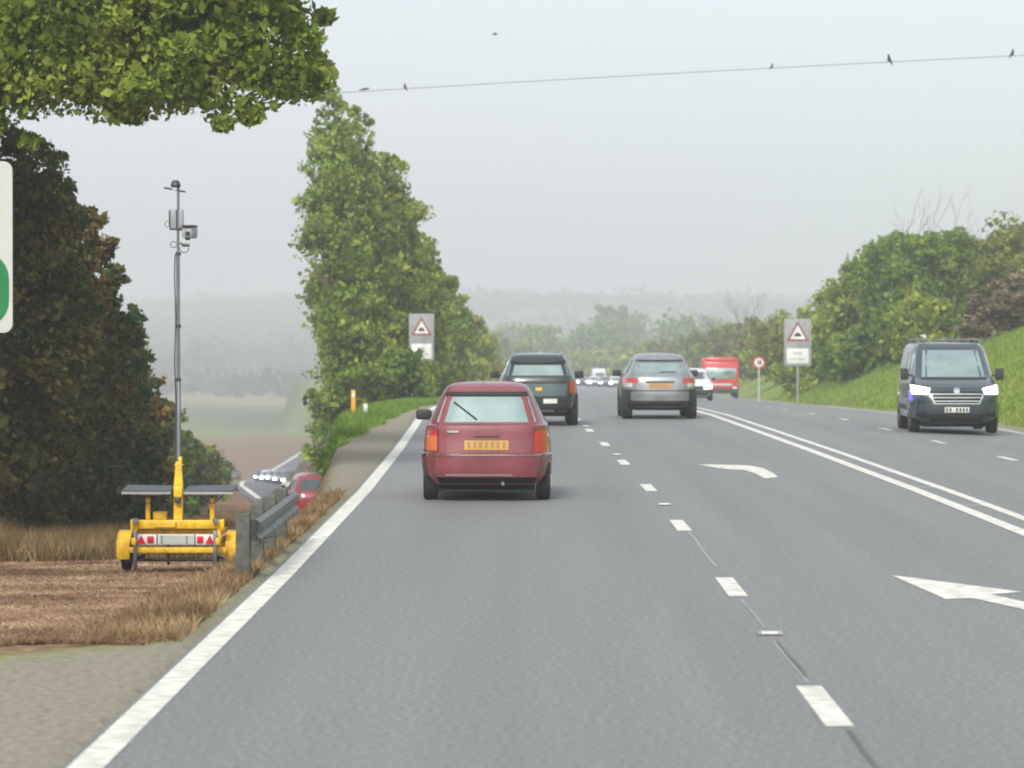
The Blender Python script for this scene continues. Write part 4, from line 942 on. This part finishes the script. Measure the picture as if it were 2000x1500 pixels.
b = MB().box((tx(361), .12, tz(477)), (.09, .1, .014)); b.build('camera_shelf', M['sign_pale'], cm); MB().box((tx(360), .11, tz(482)), (.085, .1, .028), bev=.006).build('flash_unit', M['dark_grey'], cm)
MB().box((tx(352), .15, tz(478)), (.07, .03, .03)).build('camera_arm', M['mast'], tr)
def loop(cx, cz, r_, a0, a1): return [(tx(cx) + r_ * k * math.cos(R(a)), .14, tz(cz) + r_ * k * math.sin(R(a))) for a in range(a0, a1 + 1, 20)]
b = MB().tube(loop(336, 480, 6, 20, 340), .005, 5); b.tube(loop(357, 487, 9, 170, 380), .005, 5); b.tube(loop(325, 440, 6, 90, 270), .004, 5); b.build('cable_loop', M['cable'], tr)
# solar panels on struts
for sd, c0, c1 in ((-1, 237, 333), (1, 358, 455)):
    cxm = tx((c0 + c1) / 2); wdt = (c1 - c0) * k; rot = Matrix.Rotation(R(3.5), 3, 'X') @ Matrix.Rotation(R(-sd * 1.0), 3, 'Y')
    pn = MB().box((cxm, .25, tz(960)), (wdt, .62, .02), rot).build('solar_panel', M['solar'], tr)
    b = MB(); b.box((cxm, -.06, tz(960) - .034), (wdt, .012, .026)); b.box((cxm, .25, tz(966) - .004), (wdt * .6, .5, .012), rot); b.build('panel_edge', M['alu'], pn)
    post = tx(284 if sd < 0 else 410)
    b = MB().box((post, .2, tz(1000)), (.05, .05, .26), bev=.006); b.box((post, .2, tz(982)), (.035, .035, .12)); b.build('panel_post', M['yellow'], tr)
    b = MB()
    for q in (-1, 1): b.tube([(post + q * .16, .1, tz(967)), (post + q * .01, .18, tz(990))], .007, 5)
    b.tube([(post, .2, tz(992)), (post, .2, tz(966))], .022, 8); b.build('panel_strut', M['dark_grey'], tr)
MB().box((tx(306), .3, tz(1014)), (.15, .14, .10), bev=.01).build('battery_box', M['yellow'], tr)
b = MB().tube([(tx(382), .3, tz(1003)), (tx(383), .3, tz(1014)), (tx(400), .3, tz(1016)), (tx(402), .3, tz(1000))], .008, 5); b.box((tx(366), .3, tz(1013)), (.08, .08, .02)); b.build('cable_bracket', M['dark_grey'], tr)

# guardrail along the crest
GR = [(29.7, -2.36), (31.2, -2.36), (32.8, -2.37), (34.4, -2.38)]
gr = empty('guardrail', (GR[0][1], GR[0][0], 0), 0, 'short dark steel guardrail on wooden posts beside the yellow trailer', 'guardrail')
def grl(x, y, z): return (x - GR[0][1], y - GR[0][0], z)
for i, (y, x) in enumerate(GR):
    zb = gz(x - .06, y)
    MB().box(grl(x - .07, y, (zb - .2 + .54) / 2), (.12, .13, .54 - zb + .2), bev=.008).build('post', M['wood_post'], gr)
    MB().box(grl(x + .02, y, .40), (.06, .08, .18)).build('bracket', M['rail_dark'], gr)
prof = [(.05, .27), (.09, .295), (.095, .34), (.055, .37), (.055, .40), (.095, .43), (.09, .475), (.05, .50)]
vs = []; fs = []; yy = list(np.linspace(29.5, 34.7, 10)); n = len(prof)
for y in yy:
    x = float(np.interp(y, [g_[0] for g_ in GR], [g_[1] for g_ in GR]))
    for lay in (0, .006):
        for a, z in prof: vs.append(grl(x + a - lay, y, z))
for i in range(len(yy) - 1):
    for j in range(n - 1):
        a = i * 2 * n + j; c = (i + 1) * 2 * n + j; fs += [(a, a + 1, c + 1, c), (a + n, c + n, c + n + 1, a + n + 1)]
    for j in (0, n - 1): a = i * 2 * n + j; c = (i + 1) * 2 * n + j; fs.append((a, c, c + n, a + n))
MB().add(vs, fs).build('beam', M['rail'], gr, 40)
b = MB(); b.tube([grl(-2.30, 28.9, .2), grl(-2.26, 29.8, .33), grl(-2.2, 30.6, .30)], .006, 5); b.build('stray_stalk', M['bark'], gr)

# ------------------------------------------------------------------ signs
def warning_sign(x, y, zc, wpl, hpl, label, symbol_w, yaw=0):
    zb = gz(x, y); e = empty('warning_sign', (x, y, zb), yaw, label, 'sign'); c = zc - zb
    MB().box((0, 0, c), (wpl, .03, hpl), bev=.01).build('backing_panel', M['sign_grey'], e)
    tri = c + hpl * .22; s = wpl * .42
    t1 = [(-s, tri - s * .8), (s, tri - s * .8), (0, tri + s * .95)]
    MB().prism(t1, -.024, -.016).build('triangle_border', M['sign_red'], e)
    f_ = .68; t2 = [(-s * f_, tri - s * .62), (s * f_, tri - s * .62), (0, tri + s * .62)]
    MB().prism(t2, -.030, -.022).build('triangle_face', M['sign_white'], e)
    b = MB().box((0, -.033, tri - s * .30), (s * .62, .006, s * .18)); b.box((0, -.033, tri - s * .15), (s * .36, .006, s * .16)); b.build('symbol', M['ink'], e)
    pz = c - hpl * .29
    MB().box((0, -.022, pz), (wpl * .8, .012, hpl * .32), bev=.003).build('text_plate', M['sign_white'], e)
    b = MB().box((-.02, -.03, pz + hpl * .06), (wpl * .3, .004, .05)); b.box((.0, -.03, pz - hpl * .06), (wpl * .55, .004, .04)); b.build('plate_text', M['sign_grey'], e)
    for sd in ((0,) if wpl < 1.1 else (0,)): MB().tube([(sd, .05, -.3), (sd, .05, c + hpl * .4)], .045, 10).build('post', M['galv'], e)
    return e
warning_sign(-4.3, 139 - 1.5, 1.85, .98, 1.85, 'grey backed red triangle warning sign in front of the left tree row', .5)
warning_sign(10.9 + .38, 150, 1.62, 1.16, 2.0, 'grey backed red triangle warning sign beside the right carriageway', .5)
def round_sign():
    x, y = 11.05, 172; zb = gz(x, y); e = empty('round_sign', (x, y, zb), 0, 'small round red ringed sign on a thin pale post near the lorry', 'sign'); c = .57 - zb
    MB().lathe((0, 0, c), 'y', [(.001, 0), (.31, 0), (.31, .02), (.001, .02)], 28).build('disc', M['lorry_red'], e)
    MB().lathe((0, -.004, c), 'y', [(.001, 0), (.22, 0), (.22, .003), (.001, .003)], 24).build('face', M['sign_white'], e)
    b = MB().box((-.05, -.008, c), (.05, .004, .2)); b.box((.06, -.008, c), (.09, .004, .2)); b.build('numerals', M['ink'], e)
    MB().tube([(0, .03, -.3), (0, .03, c + .25)], .035, 8).build('post', M['sign_pale'], e)
round_sign()
# big direction sign at the left edge
bx_, by_ = -6.45, 35.0; zb = gz(bx_, by_)
e = empty('direction_sign', (bx_, by_, zb), 0, 'large pale road sign with a green panel cut off by the left edge', 'sign')
def rrect(cx, cz, w, h, r, n=6):
    out = []
    for qx, qz, a0 in ((1, 1, 0), (-1, 1, 90), (-1, -1, 180), (1, -1, 270)):
        for i in range(n + 1):
            a = R(a0 + 90 * i / n); out.append((cx + qx * (w / 2 - r) + r * math.cos(a), cz + qz * (h / 2 - r) + r * math.sin(a)))
    return out
cz = (3.76 + 2.06) / 2 - zb
MB().prism(rrect(0, cz, 2.6, 1.70, .09), 0, .03).build('panel', M['sign_pale'], e)
MB().prism(rrect(0, cz - .42, 2.53, .74, .26), -.008, -.002).build('green_panel', M['sign_green'], e)
for sd in (-.8, .8): MB().tube([(sd, .07, -.3), (sd, .07, cz + .8)], .05, 10).build('post', M['galv'], e)
# marker posts on the left verge
for i, (x, y, h, mt, lab) in enumerate([(-4.45, 88, .62, 'marker', 'yellow marker post on the left verge at the foot of the trees'), (-4.1, 87, .30, 'sign_pale', 'small white marker stump right of the yellow marker post')]):
    e = empty('marker_post', (x, y, gz(x, y)), 0, lab, 'marker post')
    MB().box((0, 0, h / 2), (.11, .09, h), taper=.8, bev=.015).build('post', M[mt], e); MB().box((0, -.047, h * .8), (.06, .006, .1)).build('reflector', M['white'], e)

# ------------------------------------------------------------------ overhead cable with birds
def W3(p, q, D): return ((p - 1039) * D / 6900, D, EYE + (648 - q) * D / 6900)
WD = 112
def wire_y(p): return 182 - (p - 620) * .0545 - ((p - 1300) / 700.) ** 2 * 2 * -1.2
ends = (W3(-1900, wire_y(-1900) + 0, WD), W3(3600, wire_y(3600), WD))
pts = [W3(p, wire_y(p), WD) for p in range(-1900, 3601, 100)]
wr = MB().tube(pts, .010, 6).build('overhead_cable', M['steel'], None); tag(wr, 'thin overhead cable crossing the sky with birds sitting on it', 'cable')
for i, (x, y, z) in enumerate(ends):
    g_ = gz(x, y); e = empty('cable_pole', (x, y, g_), 0, ['wooden cable pole standing out of view to the left', 'wooden cable pole standing out of view to the right'][i], 'pole')
    MB().tube([(0, 0, -.5), (0, 0, z - g_ + .4)], [.16, .11], 12).build('shaft', M['wood_post'], e); MB().tube([(0, 0, z - g_ + .02), (0, -.0, z - g_ + .3)], .03, 8).build('insulator', M['white'], e)
def bird_mesh(flat):
    b = MB(); rg = []
    body = [(-.10, .012, .0), (-.07, .03, .01), (-.02, .045, .02), (.03, .042, .05), (.065, .03, .085), (.085, .03, .105), (.105, .022, .115), (.12, .008, .112)]
    if flat: body = [(x * 1.3, r * .8, z * .35) for x, r, z in body]
    b.tube([(x, 0, z + .05) for x, r, z in body], [r for x, r, z in body], 10)
    b.tube([(-.09, 0, .05), (-.20, 0, .02)], [.018, .010], 6); b.tube([(body[-1][0], 0, body[-1][2] + .05), (body[-1][0] + .03, 0, body[-1][2] + .045)], [.006, .001], 5)
    for s_ in (-1, 1):
        b.tube([(.0, s_ * .02, .05), (0, s_ * .02, 0)], .004, 4)
        b.add([(.05, s_ * .03, .10), (.04, s_ * .05, .05), (-.13, s_ * .025, .045), (-.05, s_ * .042, .09)], [(0, 1, 2, 3)])
    return b
bm_ = bird_mesh(False); b0 = bm_.build('bird', M['feather']); 
bm2 = bird_mesh(True); 
BIRDS = [(713, .95, 'flat', 'leftmost bird crouched on the overhead cable near the trees'), (790, .8, 'up', 'second small bird from the left on the cable'), (1508, .7, 'up', 'tiny bird in the middle of the cable'), (1733, 1.15, 'up', 'largest bird sitting upright on the cable'), (1977, 1.0, 'up', 'rightmost bird on the cable at the picture edge')]
first = True
for p, sc, kd, lab in BIRDS:
    if kd == 'flat': o = bm2.build('bird', M['feather'])
    elif first: o = b0; first = False
    else: o = b0.copy(); C.objects.link(o)
    x, y, z = W3(p, wire_y(p), WD); o.location = (x, y, z + .008); o.scale = (sc,) * 3; o.rotation_euler = (0, R(-35) if kd == 'up' else 0, p * .013 if kd == 'up' else 0)
    tag(o, lab, 'bird', 'birds on the overhead cable')
x, y, z = W3(967, 68, 160); b = MB(); b.tube([(-.16, 0, 0), (0, 0, .0), (.14, 0, .01)], [.01, .04, .01], 6); b.add([(-.05, 0, .01), (.06, 0, .01), (.02, -.3, .06), (-.03, -.3, .06)], [(0, 1, 2, 3)]); b.add([(-.05, 0, .01), (.06, 0, .01), (.02, .3, .06), (-.03, .3, .06)], [(0, 1, 2, 3)])
o = b.build('flying_bird', M['feather']); o.location = (x, y, z); tag(o, 'small bird gliding high above the cable', 'bird')

# ------------------------------------------------------------------ haze
hb = MB().box((0, 2150, 10), (7400, 4700, 160)).build('haze', None, None, None) if False else None
me = bpy.data.meshes.new('haze'); bmx = bmesh.new(); bmesh.ops.create_cube(bmx, size=1)
for v_ in bmx.verts: v_.co = Vector((v_.co.x * 7400, v_.co.y * 4700 + 2150, v_.co.z * 92 + 18))
bmx.to_mesh(me); bmx.free()
m = bpy.data.materials.new('haze_air'); m.use_nodes = True; t = m.node_tree; t.nodes.clear()
o_ = t.nodes.new('ShaderNodeOutputMaterial'); pv = t.nodes.new('ShaderNodeVolumePrincipled'); pv.inputs['Color'].default_value = (.94, .955, 1, 1); pv.inputs['Density'].default_value = HAZE
pv.inputs['Anisotropy'].default_value = .2
t.links.new(pv.outputs[0], o_.inputs['Volume'])
hz = link('haze', me, m); tag(hz, 'pale haze filling the air over the valley', 'haze', None, 'stuff')
print('max ground', v[:, 2].max(), 'min', v[:, 2].min())
